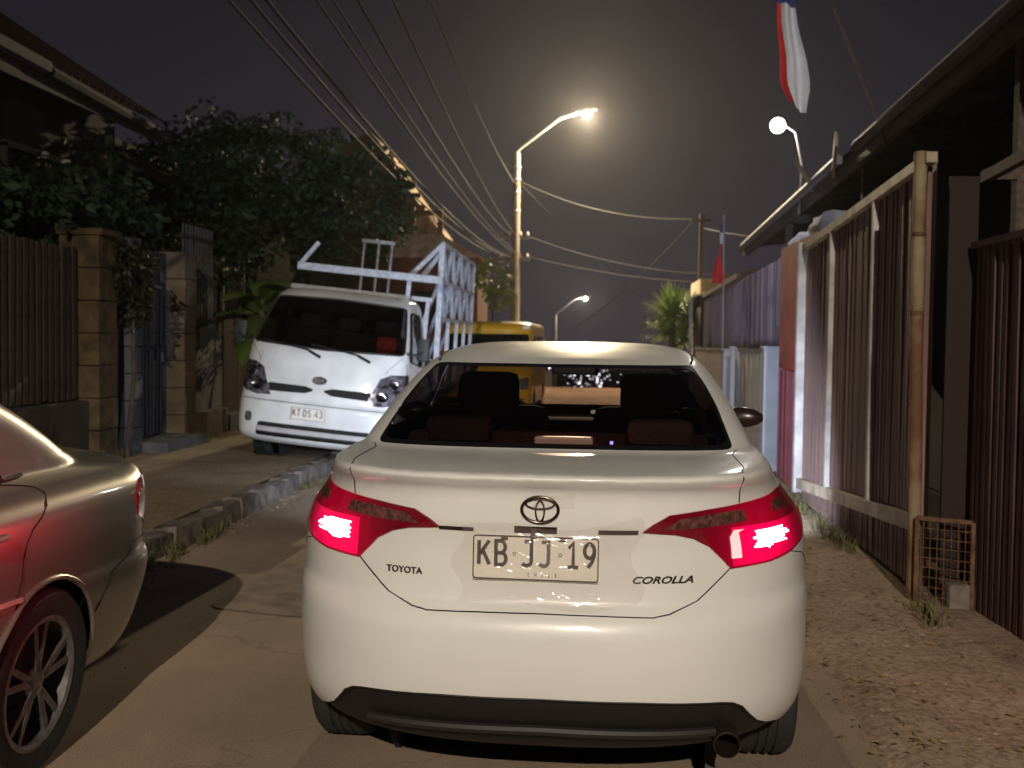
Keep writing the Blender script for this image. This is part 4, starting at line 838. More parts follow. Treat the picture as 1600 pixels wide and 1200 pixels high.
def pillar(y0, y1, h, m, label, x=XL, w=.42, cap=True):
    t = empty('gate_pillar', (x, (y0+y1)/2, .15), 0, label, 'pillar'); d = y1-y0
    b = MB(); n = int((h-.15)/.3); 
    for k in range(n): b.bbox((random.uniform(-.008, .008), random.uniform(-.006, .006), (k+.5)*(h-.15)/n), (w, d, (h-.15)/n-.008), .012)
    b.build('shaft', m, t)
    if cap: MB().bbox((0, 0, h-.15+.035), (w+.08, d+.06, .07), .015).build('cap', m, t)
    return t
pillar(11.16, 11.62, 2.50, STONE, 'ochre stone pillar at the end of the brown slat fence')
w = empty('garden_wall', (XL-.05, 11.8, .15), 0, 'dark patched wall between the ochre pillar and the steel gate', 'wall')
MB().bbox((0, 0, .95), (.2, .34, 1.9), .01).build('wall_panel', WALLM, w)
pillar(11.98, 12.26, 2.56, GREYR, 'grey rendered pillar next to the steel gate', cap=False)
g = empty('steel_gate', (XL-.05, 12.92, .15), 0, 'dark steel bar gate with narrow upright bars between two pillars', 'gate')
def _():
    for z in (.24, 1.32, 2.46): MB().box((XL-.05, 12.92, z), (.04, 1.26, .05)).build('gate_rail', NAVY, g)
    for y in (12.30, 13.54): MB().box((XL-.05, y, 1.35), (.05, .05, 2.28)).build('gate_stile', NAVY, g)
    bars(g, XL-.05, 12.33, 13.51, .26, 2.44, .115, .017, .017, mat('bar_steel', (.10, .095, .10), .5, .3, vary=.3, scale=12), 'bar')
    MB().bbox((XL-.01, 13.44, 1.25), (.05, .12, .2), .01).build('lock_box', NAVY, g)
    MB().box((XL-.30, 12.92, 1.35), (.05, 1.3, 2.4)).build('backing_sheet', mat('gate_gap_shade', (.008, .007, .008), .9), g)  # near-black sheet added to stand for the shade between the bars
into(g, _)
d_ = tag(MB().bbox((0, 0, 0), (.6, 1.3, .14), .02).build('door_step', GREYR, None, loc=(XL+.2, 12.92, .2)), 'low concrete step in front of the steel gate', 'step')
pillar(13.58, 13.98, 2.52, TANR, 'tan rendered pillar between the steel gate and grey wall', cap=False)
w = empty('front_wall', (XL, 14.62, .15), 0, 'grey rendered wall topped with dark upright bars', 'wall')
def _():
    MB().bbox((XL, 14.62, .86), (.24, 1.26, 1.42), .015).build('wall_panel', GREYR, w)
    MB().bbox((XL+.06, 14.62, .32), (.3, 1.28, .34), .02).build('plinth', TANR, w)
    for z in (1.68, 2.76): MB().box((XL, 14.62, z), (.035, 1.24, .045)).build('rail', NAVY, w)
    bars(w, XL, 14.02, 15.22, 1.6, 2.92, .11, .017, .017, mat('bar_steel', (.10, .095, .10)), 'bar')
into(w, _)
w = empty('board_fence', (XL, 16.7, .15), 0, 'brown board fence beside the flatbed truck', 'fence')
def _():
    bars(w, XL, 15.3, 18.4, .15, 1.75, .16, .15, .025, mat('brown_boards', (.04, .022, .014), .9, spec=.15, vary=.4, scale=6, stretch=(6, 6, .5)), 'board', .03)
    for z in (.5, 1.4): MB().box((XL-.04, 16.85, z), (.04, 3.1, .07)).build('rail', BROWN, w)
    MB().bbox((XL+.12, 16.2, .25), (.3, 1.5, .24), .03).build('plinth', GREYR, w)
into(w, _)

# house behind the left fence
hs = empty('gabled_house', (-8.2, 11.4, 0), 0, 'dark house with a reddish roof and pale gutter behind the slat fence', 'house')
def _():
    MB().box((-8.6, 10.6, 2.25), (4.6, 7.4, 4.5)).build('wall', mat('house_wall_brown', (.03, .024, .021), .9, vary=.3, scale=1.5, bump=.4), hs)
    rf = MB(); rf.add([(-5.75, 6.6, 4.25), (-5.75, 14.5, 4.25), (-8.6, 14.5, 6.1), (-8.6, 6.6, 6.1), (-11.4, 6.6, 4.25), (-11.4, 14.5, 4.25)], [(0, 1, 2, 3), (3, 2, 5, 4)])
    rf.add([(-5.75, 6.6, 4.17), (-5.75, 14.5, 4.17), (-8.6, 14.5, 6.02), (-8.6, 6.6, 6.02), (-11.4, 6.6, 4.17), (-11.4, 14.5, 4.17)], [(3, 2, 1, 0), (4, 5, 2, 3)])
    rf.build('roof', mat('red_sheet_roof', (.055, .013, .011), .8, vary=.35, scale=3), hs)
    for k in range(40): 
        y = 6.7+k*.2; r_ = MB().bar((-5.72, y, 4.285), (-8.6, y, 6.135), .035) if k == 0 else None
        if k == 0: src = r_.build('roof_rib', mat('red_sheet_roof', (.13, .035, .028)), hs)
        else: share(src, 'roof_rib', hs, (0, k*.2, 0))
    MB().tube([(-5.68, 6.5, 4.34), (-5.68, 11.25, 4.22)], .075, 8).build('gutter', mat('gutter_pale', (.05, .05, .07), .6, vary=.2), hs); MB().tube([(-5.68, 11.3, 4.19), (-5.68, 14.5, 4.08)], .07, 8).build('gutter', mat('gutter_grey_dim', (.02, .018, .02), .8, vary=.3), hs)
    MB().box((-5.74, 10.5, 4.10), (.03, 7.9, .2)).build('fascia', mat('fascia_dark', (.03, .022, .022), .8), hs)
    for y in (8.4, 12.2):
        wf = MB(); 
        for a, b, c in ((-.7, 0, .07), (.7, 0, .07)): wf.box((-6.28, y+a, 2.9), (.07, c, 1.2))
        wf.box((-6.28, y, 3.5), (.07, 1.47, .07)); wf.box((-6.28, y, 2.3), (.07, 1.47, .07)); wf.box((-6.28, y, 2.9), (.06, .05, 1.14)); f_ = wf.build('window', mat('window_frame_dark', (.10, .09, .085), .7), hs)
        MB().box((-6.29, y, 2.9), (.01, 1.36, 1.16)).build('pane', mat('night_pane', (.012, .014, .018), .06, spec=.8), f_)
into(hs, _)

# ------------------------------------------------------------------ foliage
def leaf_mesh(blobs, n, size, rng, long=1.9):
    mb = MB(); vs = []; fs = []
    tot = sum(b[3]*b[4]*b[5] for b in blobs)
    for (cx, cy, cz, rx, ry, rz) in blobs:
        for k in range(int(n*rx*ry*rz/tot)):
            d = Vector((rng.gauss(0, 1), rng.gauss(0, 1), rng.gauss(0, 1))).normalized()*rng.uniform(.35, 1)**.5
            w = 1+.35*noise.noise((d.x*2.3+cx, d.y*2.3+cy, d.z*2.3+cz)); c = Vector((cx+d.x*rx*w, cy+d.y*ry*w, cz+d.z*rz*w))
            if noise.noise(c*2.1) < -.22: continue
            a = Vector((d.x+rng.gauss(0, .6), d.y+rng.gauss(0, .6), -.55+rng.gauss(0, .5))).normalized(); b = a.cross(Vector((rng.gauss(0, 1), rng.gauss(0, 1), rng.gauss(0, 1)))).normalized()
            s = size*rng.uniform(.6, 1.3); nn = a.cross(b)*s*.12; o = len(vs)
            vs += [c, c+a*s*.5*long*.5+b*s*.28+nn, c+a*s*long*.5+nn*.3, c+a*s*.25*long-b*s*.28+nn]; fs += [(o, o+1, o+2), (o, o+2, o+3)]
    mb.v = [tuple(q) for q in vs]; mb.f = fs; return mb
def leafmat(name, c, c2, rough=.45):
    if name in MATS: return MATS[name]
    m = bpy.data.materials.new(name); m.use_nodes = True; MATS[name] = m; N = m.node_tree.nodes; L = m.node_tree.links; b = N['Principled BSDF']; b.inputs['Roughness'].default_value = rough
    g = N.new('ShaderNodeNewGeometry'); r = N.new('ShaderNodeValToRGB'); r.color_ramp.elements[0].color = (*c, 1); r.color_ramp.elements[1].color = (*c2, 1); L.new(g.outputs['Random Per Island'], r.inputs[0]); L.new(r.outputs[0], b.inputs['Base Color'])
    t = N.new('ShaderNodeBsdfTranslucent'); L.new(r.outputs[0], t.inputs[0]); mx = N.new('ShaderNodeMixShader'); mx.inputs[0].default_value = .3; L.new(b.outputs[0], mx.inputs[1]); L.new(t.outputs[0], mx.inputs[2]); L.new(mx.outputs[0], N['Material Output'].inputs[0]); return m
BARK = mat('bark', (.07, .05, .035), .95, vary=.4, scale=9, bump=.9, bscale=18, stretch=(4, 4, 1))
def tree(loc, blobs, n, size, label, m, trunk_h, r0, seed, cat='tree', name='leafy_tree', group=None):
    rng = random.Random(seed); t = empty(name, loc, 0, label, cat, group)
    leaf_mesh(blobs, n, size, rng).build('crown', m, t)
    tb = MB(); top = Vector((rng.uniform(-.15, .15), rng.uniform(-.15, .15), trunk_h)); tb.tube([(0, 0, 0), top*.5+Vector((.05, 0, 0)), top], [r0, r0*.8, r0*.6], 9)
    for b in blobs: c = Vector(b[:3]); tb.tube([top, top.lerp(c, .5)+Vector((0, 0, .12)), c], [r0*.5, r0*.3, r0*.12], 6)
    tb.build('trunk', BARK, t, True); return t
LF1 = leafmat('dark_leaf', (.011, .024, .013), (.055, .095, .05), .62); LF2 = leafmat('yellow_green_leaf', (.07, .10, .02), (.17, .20, .045)); LF3 = leafmat('olive_leaf', (.015, .016, .007), (.045, .042, .016))
tree((-5.6, 17.6, 0), [(.55, 0, 4.15, 1.35, 1.3, .85), (1.75, -.1, 3.6, 1.0, 1.1, .95), (-.55, .2, 4.3, 1.0, 1.2, .85), (.9, -.5, 3.25, 1.2, .9, .65), (-.9, 0, 3.4, .8, .9, .7), (.5, -.2, 3.0, 1.3, .8, .5), (-.5, -.6, 2.7, 1.0, .7, .6), (-1.5, .2, 3.9, .9, 1., .8)], 13500, .15, 'large dark leafy tree overhanging the flatbed truck', LF1, 2.9, .16, 3)
tree((-6.2, 12.9, 0), [(0, 0, 3.1, .8, 1.0, .7), (-.1, 1.1, 2.9, .7, .8, .6), (.1, -1.4, 2.8, .7, .9, .5)], 2600, .15, 'dim shrub tree behind the steel gate and pillars', LF1, 2.2, .1, 5)
tree((-6.0, 9.6, 0), [(0, 0, 2.7, .6, 1.2, .6), (.1, 1.4, 2.6, .55, .9, .5)], 1800, .13, 'bushy shrub rising over the brown slat fence', LF1, 2.0, .08, 6, 'shrub', 'garden_shrub')
tree((-5.05, 11.75, .15), [(0, 0, 2.0, .25, .36, .34), (.02, .12, 1.68, .2, .26, .28), (0, -.25, 2.15, .2, .25, .2)], 1100, .09, 'climbing vine hanging over the dark patched wall', LF3, 1.7, .03, 8, 'vine', 'climbing_vine')
tree((-4.95, 15.75, .15), [(0, 0, 1.45, .22, .3, .34), (0, .15, 1.85, .2, .22, .2)], 380, .10, 'small straggly plant growing by the grey wall end', LF3, 1.2, .02, 9, 'plant', 'garden_plant')
tree((-2.1, 22.4, 0), [(0, 0, 2.75, .36, .4, .42), (.15, -.1, 2.35, .28, .3, .3)], 700, .11, 'small yellow green tree behind the truck rack', LF2, 2.0, .05, 10)
# broad-leaved plant
bp = empty('banana_plant', (-4.75, 15.6, .15), 0, 'broad leaved green plant above the truck cab', 'plant')
rng = random.Random(4)
BL = leafmat('banana_leaf', (.05, .10, .018), (.12, .17, .035), .6)
for k, (a, ln, h0, el) in enumerate(((0.1, 1.2, 1.75, 60), (.9, 1.0, 1.7, 40), (2.3, 1.0, 1.7, 50), (3.2, 1.1, 1.6, 35), (4.2, 1.1, 1.7, 58), (5.0, 1.15, 1.55, 30), (5.7, 1.2, 1.8, 66), (1.6, .9, 1.9, 70), (4.7, .9, 1.4, 15))):
    d = Vector((math.cos(a), math.sin(a), 0)); s = Vector((-d.y, d.x, 0)); mb = MB(); vs = []; n = 9
    for i in range(n+1):
        t = i/n; e = R_(el)-1.25*t*t; c = d*(ln*t*math.cos(R_(el)*.8))+Vector((0, 0, h0+ln*t*math.sin(R_(el))-.75*ln*t*t)); w = .20*math.sin(PI*min(1, t*.93+.06))**.6
        for q in (-1, -.5, 0, .5, 1): vs.append(c+s*q*w+Vector((0, 0, -abs(q)*w*.35+.012*rng.uniform(-1, 1)))-d*abs(q)*.06*(t > .3))
    mb.add(vs, [(i*5+j, i*5+j+1, (i+1)*5+j+1, (i+1)*5+j) for i in range(n) for j in range(4)]); mb.build('leaf', BL, bp, True, 180)
MB().tube([(0, 0, 0), (0, 0, 1.0), (.02, .02, 1.9)], [.08, .07, .04], 9).build('stem', mat('green_stem', (.08, .10, .04), .7), bp, True)

# ------------------------------------------------------------------ right side of the street
RUST = mat('rust_brown_sheet', (.175, .10, .082), .7, vary=.5, scale=3.5, bump=.2, bscale=40, stretch=(3, 3, .3))
PALE = mat('worn_white_tube', (.40, .375, .37), .55, vary=.25, scale=6)
YPOST = mat('worn_yellow_post', (.12, .055, .025), .8, vary=.1, col2=(.25, .20, .115), scale=4, bump=.3, bscale=20)
RFR = mat('rusty_frame', (.11, .055, .028), .8, vary=.5, scale=14, bump=.4)
XR = 1.87
ga = empty('ribbed_gate', (XR, 8.2, 0), 0, 'tall ribbed brown gate with pale rails and a rusty yellow post', 'gate')
tz = lambda y: 2.52-.052*(y-6.45); lz = lambda y: .47-.064*(y-6.45)
def ribs(parent, x, y0, y1, zb, zt, step, w, d, m, name):
    """narrow upright ribs; each its own piece, feet and heads follow the two lines"""
    n = int((y1-y0)/step); src = None
    for k in range(n+1):
        y = y0+(y1-y0)*k/n; h = zt(y)-zb(y)
        if src is None: src = MB().add([(-d*.9, -w/2, 0), (-d, 0, 0), (-d*.9, w/2, 0), (d/2, w/2, 0), (d/2, -w/2, 0), (-d*.9, -w/2, 1), (-d, 0, 1), (-d*.9, w/2, 1), (d/2, w/2, 1), (d/2, -w/2, 1)], [(0, 1, 6, 5), (1, 2, 7, 6), (2, 3, 8, 7), (3, 4, 9, 8), (4, 0, 5, 9), (5, 6, 7, 8, 9)]).build(name, m, parent, loc=(x, y, zb(y))); src.scale = (1, 1, h)
        else: share(src, name, parent, (x+random.uniform(-.004, .004), y+random.uniform(-.004, .004), zb(y)+random.uniform(-.006, .006)), (random.uniform(-.003, .003), random.uniform(-.004, .004), random.uniform(-.12, .12)), (1, 1, h))
def _():
    ribs(ga, XR, 6.54, 10.12, lambda y: lz(y)+.02, lambda y: tz(y)-.02, .074, .050, .018, RUST, 'rib')
    MB().add([(XR+.025, 6.5, .10), (XR+.025, 10.15, .12), (XR+.025, 10.15, tz(10.15)), (XR+.025, 6.5, tz(6.5))], [(0, 1, 2, 3)]).add([(XR+.03, 6.5, .10), (XR+.03, 10.15, .12), (XR+.03, 10.15, tz(10.15)), (XR+.03, 6.5, tz(6.5))], [(3, 2, 1, 0)]).build('backing_sheet', RUST, ga)
    ribs(ga, XR, 6.54, 10.12, lambda y: .09, lambda y: lz(y)-.03, .074, .050, .018, RUST, 'skirt_rib')
    MB().bar((XR-.03, 6.40, tz(6.40)), (XR-.03, 10.2, tz(10.2)), .06, .06).build('top_rail', mat('worn_tan_tube', (.32, .25, .18), .6, vary=.3, scale=6), ga)
    MB().bar((XR-.035, 6.5, lz(6.5)), (XR-.035, 10.2, lz(10.2)), .06, .09).build('lower_rail', mat('worn_tan_tube', (.32, .25, .18), .6), ga)
    for y in (7.6, 8.95): MB().box((XR-.04, y, (tz(y)+lz(y))/2), (.035, .05, tz(y)-lz(y))).build('stile', PALE, ga)
    MB().box((XR-.05, 10.18, (tz(10.18)+.1)/2+.05), (.07, .08, tz(10.18)-.1)).build('stile', PALE, ga)
    p = MB(); p.tube([(XR-.06, 6.44, .0), (XR-.06, 6.44, .6), (XR-.075, 6.45, 1.6), (XR-.075, 6.46, 2.56)], .037, 10); p.build('post', YPOST, ga, True, 60)
    for z, x in ((1.15, .067), (1.66, .075), (2.1, .075)): MB().lathe([(.0375, -.012), (.0395, -.006), (.0395, .006), (.0375, .012)], 14, Matrix.Translation((XR-x, 6.45, z))).build('hinge_band', RFR, ga)
into(ga, _)
# wire mesh frame filling the corner at the foot of the post
mf = empty('mesh_panel', (1.98, 6.2, 0), 0, 'small rusty wire mesh panel at the foot of the yellow post', 'panel')
def _():
    for a, b in (((1.80, 6.36, .02), (1.80, 6.36, .52)), ((2.06, 6.22, .02), (2.06, 6.22, .52)), ((1.80, 6.36, .52), (2.06, 6.22, .52)), ((1.80, 6.36, .03), (2.06, 6.22, .03))): MB().bar(a, b, .022).build('frame_bar', RFR, mf)
    for k in range(1, 8): t = k/8; MB().tube([(1.80+.26*t, 6.36-.14*t, .03), (1.80+.26*t, 6.36-.14*t, .52)], .003, 4).build('wire', RFR, mf)
    for k in range(1, 9): z = .03+.49*k/9; MB().tube([(1.80, 6.36, z), (2.06, 6.22, z)], .003, 4).build('wire', RFR, mf)
    MB().bbox((2.02, 6.28, .10), (.16, .14, .16), .03).build('stone_block', KM, mf)
into(mf, _)
# near fence
nf = empty('slat_fence', (2.12, 4.6, 0), 0, 'dark brown upright slat fence nearest the camera on the dirt verge', 'fence')
DKB = mat('dark_brown_slat', (.07, .04, .032), .65, vary=.35, scale=5, stretch=(1, 1, .3))
def _():
    bars(nf, 2.08, 2.2, 6.34, .04, 2.02, .085, .05, .014, DKB, 'slat')
    MB().bbox((2.03, 6.44, 1.22), (.16, .03, 2.4), .004).build('end_board', mat('end_board_dark', (.018, .008, .007), .85), nf)
    for z in (.22, 1.92): MB().box((2.14, 4.1, z), (.04, 3.95, .05)).build('rail', DKB, nf)
    MB().box((2.075, 4.28, 2.03), (.05, 4.16, .035)).build('top_rail', DKB, nf)
    MB().add([(2.092, 2.1, .02), (2.092, 6.36, .02), (2.092, 6.36, 2.0), (2.092, 2.1, 2.0)], [(0, 1, 2, 3)]).build('backing_sheet', mat('dark_sheet', (.035, .02, .017), .8), nf)
    for y in (6.12, 4.1): MB().box((2.12, y, 1.03), (.07, .07, 2.06)).build('post', DKB, nf)
into(nf, _)
# carport behind the fence and the long eave
WOODD = mat('dark_timber', (.085, .06, .048), .85, vary=.35, scale=5, stretch=(5, .6, 5), bump=.3)
TIN = mat('tin_sheet', (.075, .06, .056), .6, .3, vary=.35, scale=3)
cp = empty('carport', (4.2, 9.5, 0), 0, 'open timber carport with a sheet roof behind the brown gate', 'carport')
ez = lambda y: 3.30-.032*(y-6.5)
def _():
    rf = MB()
    for z, fl in ((.0, 0), (.03, 1)):
        q = [(2.30, 3.0, ez(3.0)+z+.06), (2.30, 18.2, ez(18.2)+z+.06), (6.4, 18.2, ez(18.2)+.55+z), (6.4, 3.0, ez(3)+.55+z)]
        rf.add(q if fl else q[::-1], [(0, 1, 2, 3)])
    rf.build('roof', TIN, cp)
    MB().bar((2.36, 3.0, ez(3.0)), (2.36, 18.2, ez(18.2)), .06, .13).build('eave_beam', mat('eave_timber', (.11, .088, .072), .8, vary=.3, scale=4, stretch=(5, .6, 5)), cp)
    MB().tube([(2.27, 3.0, ez(3)+.06), (2.27, 10.2, ez(10.2)+.05)], .05, 8).build('gutter', TIN, cp); MB().tube([(2.27, 10.9, ez(10.9)+.07), (2.27, 18.2, ez(18.2)+.05)], .05, 8).build('gutter', mat('gutter_grey', (.16, .15, .16)), cp)
    for y in (6.66, 10.4, 14.5): MB().box((2.42, y, ez(y)/2), (.085, .085, ez(y)-.1)).build('post', WOODD, cp)
    for y in (4.2, 6.7, 9.3, 12, 14.6): MB().bar((2.4, y, ez(y)), (6.3, y, ez(y)+.48), .05, .1).build('rafter', WOODD, cp)
    MB().bar((2.20, 6.62, 2.44), (2.20, 3.0, 2.60), .05, .06).build('tie_beam', mat('eave_timber', (.19, .155, .125)), cp)
    MB().bar((2.20, 6.64, 2.46), (5.8, 6.64, 2.50), .05, .06).build('tie_beam', WOODD, cp)
    MB().box((3.55, 10.5, 1.75), (.12, 15.4, 3.5)).build('back_wall', mat('back_wall_dark', (.05, .036, .034), .9, vary=.3, scale=1.5), cp)
    MB().bar((2.12, 10.3, ez(10.3)+.14), (2.30, 11.3, ez(11)+.02), .03, .14).build('loose_plank', mat('pale_plank', (.28, .22, .15), .8, vary=.2), cp)
    MB().bar((2.05, 12.0, ez(12)+.28), (2.32, 12.4, ez(12)+.02), .02, .05).build('loose_plank', mat('pale_plank', (.45, .36, .24)), cp)
into(cp, _)
for (x, y, z, s, lab) in ((2.28, 11.2, 2.62, (.18, .55, .16), 'pale blue bundle of cloth tucked on the gate top under the eave'), (2.30, 12.6, 2.56, (.16, .5, .14), 'small white bundle stuffed under the eave beyond the gate')):
    bm = bmesh.new(); bmesh.ops.create_icosphere(bm, subdivisions=3, radius=1)
    for q in bm.verts: k = 1+.35*noise.noise(q.co*2.2+Vector((x, y, 0))); q.co = Vector((q.co.x*s[0], q.co.y*s[1], q.co.z*s[2]))*k
    me = bpy.data.meshes.new('cloth_bundle'); bm.to_mesh(me); bm.free(); me.materials.append(mat('pale_blue_cloth', (.38, .40, .55), .9, vary=.2)); me.polygons.foreach_set('use_smooth', [True]*len(me.polygons))
    o = bpy.data.objects.new('cloth_bundle', me); COL.objects.link(o); o.location = (x, y, z); tag(o, lab, 'bundle')
# red wall and beyond
rw = empty('red_wall', (2.0, 11.3, 0), 0, 'narrow red painted wall just past the ribbed gate', 'wall')
def _():
    MB().box((2.02, 11.25, 1.85), (.1, 2.0, 1.28)).build('upper_panel', mat('red_paint', (.30, .03, .025), .6, vary=.3, scale=4), rw)
    ribs(rw, 1.98, 10.32, 12.2, lambda y: .06, lambda y: 1.20, .075, .05, .02, mat('red_ribbed_sheet', (.22, .035, .05), .5, vary=.2, scale=4), 'rib')
    MB().box((2.04, 11.25, .62), (.05, 1.96, 1.16)).build('lower_panel', mat('red_ribbed_sheet', (.22, .035, .05), .5), rw)
into(rw, _)
WHP = mat('white_painted_post', (.30, .29, .315), .55, vary=.1, scale=5)
def post(x, y, h, s, label, m=WHP, name='white_post', cap=.0):
    t = empty(name, (x, y, 0), 0, label, 'post')
    MB().bbox((0, 0, h/2), (s, s, h), .01).build('shaft', m, t); MB().bbox((0, 0, h+.012), (s+.03, s+.03, .03), .008).build('cap', m, t); return t
post(1.98, 12.75, 1.42, .22, 'thick white post between the red wall and cream panels')
post(2.06, 17.3, 1.36, .26, 'pale square post between two cream slat panels')
post(1.99, 16.5, 1.40, .07, 'thin white pole in front of the pale square post', name='white_pole')
post(2.0, 24.0, 2.35, .07, 'slim white pole at the far end of the purple fence', name='white_pole')
CRM = mat('cream_slat', (.42, .33, .25), .7, vary=.2, scale=5)
def panel(y0, y1, label, h=1.36):
    t = empty('slat_panel_fence', (2.08, (y0+y1)/2, 0), 0, label, 'fence')
    def _():
        bars(t, 2.08, y0, y1, .08, h, .10, .085, .02, CRM, 'slat'); MB().box((2.11, (y0+y1)/2, h-.12), (.03, y1-y0, .05)).build('rail', CRM, t); MB().box((2.11, (y0+y1)/2, .25), (.03, y1-y0, .05)).build('rail', CRM, t); MB().box((2.135, (y0+y1)/2, h/2), (.012, y1-y0, h-.1)).build('backing_sheet', CRM, t)
        MB().bar((2.08, y0, h+.02), (2.08, y1, h+.02), .05).build('top_rail', mat('eave_timber', (.19, .155, .125)), t)
    into(t, _)
panel(12.95, 16.4, 'cream slat fence panel beside the thick white post'); panel(17.5, 23.5, 'far cream slat fence panel beyond the pale square post', 1.34)
pf = empty('purple_house', (2.6, 18, 0), 0, 'dim purple sheet walled house behind the cream slat panels', 'house')
PUR = mat('purple_sheet', (.17, .13, .19), .6, vary=.15, scale=4)
def _():
    ribs(pf, 2.30, 12.35, 24.0, lambda y: .1, lambda y: 2.58-.018*(y-12), .12, .06, .025, PUR, 'sheet_rib')
    MB().box((2.36, 18.2, 1.2), (.06, 11.7, 2.3)).build('wall', PUR, pf)
    MB().bar((2.28, 17.0, 2.50), (2.28, 17.0, .3), .06).build('corner_strip', mat('purple_dark', (.07, .055, .08), .7), pf)
    MB().bar((2.26, 18.2, 2.56), (2.26, 24.0, 2.46), .05, .09).build('wall_capping', mat('eave_timber', (.19, .155, .125)), pf)
into(pf, _)
# yucca-like palm
pm = empty('yucca_palm', (1.82, 27.2, 0), 0, 'spiky green palm standing past the purple house', 'palm')
rng = random.Random(2); fr = MB()
MB().tube([(0, 0, 0), (.03, 0, .9), (0, 0, 1.95)], [.12, .10, .08], 8).build('trunk', BARK, pm, True)
for c, rad, n in (((0, 0, 2.1), .95, 200), ((.45, .2, 2.0), .85, 140), ((-.15, 0, 1.7), .75, 120), ((.3, .1, 1.5), .7, 90)):
    for k in range(n):
        a = rng.uniform(0, 2*PI); e = rng.uniform(-.35, 1.45); d = Vector((math.cos(a)*math.cos(e), math.sin(a)*math.cos(e), math.sin(e))); s = d.cross(Vector((0, 0, 1))).normalized() if abs(d.z) < .98 else Vector((1, 0, 0)); L_ = rad*rng.uniform(.75, 1.1); c_ = Vector(c); dr = Vector((0, 0, -.16*rng.random()))
        fr.add([c_-s*.026, c_+s*.026, c_+d*L_*.55+s*.028+dr*.3, c_+d*L_*.55-s*.028+dr*.3, c_+d*L_+dr], [(0, 1, 2, 3), (3, 2, 4)])
fr.build('fronds', leafmat('palm_leaf', (.16, .24, .05), (.36, .46, .13), .5), pm)
# flags
def flag(loc, pole, poly_fn, parts, label, pole_m=WHP, pr=.016):
    t = empty('national_flag', loc, 0, label, 'flag'); MB().tube(pole, pr, 7).build('flagpole', pole_m, t, True)
    for nm, m, (a0, a1, b0, b1) in parts:
        mb = MB(); nx, nz = 8, 14; vs = [poly_fn(a0+(a1-a0)*i/nx, b0+(b1-b0)*j/nz) for i in range(nx+1) for j in range(nz+1)]
        mb.add(vs, [(i*(nz+1)+j, (i+1)*(nz+1)+j, (i+1)*(nz+1)+j+1, i*(nz+1)+j+1) for i in range(nx) for j in range(nz)]); mb.build(nm, m, t, True, 180)
    return t
FR = mat('flag_red', (.52, .025, .03), .8, vary=.15, scale=8); FW = mat('flag_white', (.58, .62, .74), .8, vary=.06, scale=8); FB = mat('flag_blue', (.03, .05, .22), .8)
f1_ = lambda a, b: Vector((-.01-.02*a-.26*a*(b**1.4)*.62+.02*math.sin(b*9+a*4), .05*math.sin(a*7+b*5)*b, -.08-1.0*b-.0*a))
flag((2.10, 19.0, 0), [(.04, 0, 0), (.0, 0, 3.62)], lambda a, b: Vector((.0, 0, 3.55))+f1_(a, b), (('blue_canton', FB, (0, 1, 0, .16)), ('white_band', FW, (0, 1, .16, .34)), ('red_band', FR, (0, 1, .34, 1))), 'red white and blue flag drooping on a pole over the purple house')
def f2(a, b): w = .055+.06*min(1, b*1.2); return Vector((-.05+.15*b+w*2*(a-.5)*(1-.6*max(0, b-.8)/.2)+.006*math.sin(b*13), .035*math.sin(a*9+b*2), .98-1.03*b-.05*a))
flag((1.46, 9.0, 3.38), [(.86, .3, -.30), (.35, .1, .80), (.0, 0, 1.36)], f2, (('blue_canton', FB, (0, 1, -.1, .2)), ('white_band', FW, (.22, 1, .2, 1)), ('red_band', FR, (0, .22, .2, .95))), 'pale flag hanging high above the brown gate', mat('dark_timber', (.085, .06, .048)), .009)
# far pale building and right-hand poles
b_ = empty('pale_building', (3.6, 30.6, 0), 0, 'small cream gabled building beyond the drooping flag', 'building')
mb = MB(); mb.prism([(-.85, 0), (1.6, 0), (1.6, 3.5), (.9, 3.5), (-.2, 3.28), (-.85, 2.7)], .2, Matrix.Translation((0, 0, 0)) @ Matrix.Rotation(PI/2, 4, 'X')); mb.build('wall', mat('cream_wall', (.52, .44, .30), .8, vary=.1), b_)
MB().box((.35, 1.6, 1.6), (2.3, 3.0, 3.2)).build('main_block', mat('cream_wall', (.52, .44, .30)), b_)
MB().box((.3, -.23, 2.2), (.5, .04, .6)).build('window', mat('night_pane', (.012, .014, .018)), b_)
dh = tag(empty('dark_shed', (3.2, 26.6, 0), 0, 'low dark shed below the drooping flag', 'shed'))
MB().box((0, 0, 1.25), (1.7, 2.0, 2.5)).build('wall', mat('shed_wall', (.05, .04, .045), .9), dh); MB().box((0, -.05, 2.53), (1.9, 2.2, .05)).build('roof', TIN, dh)

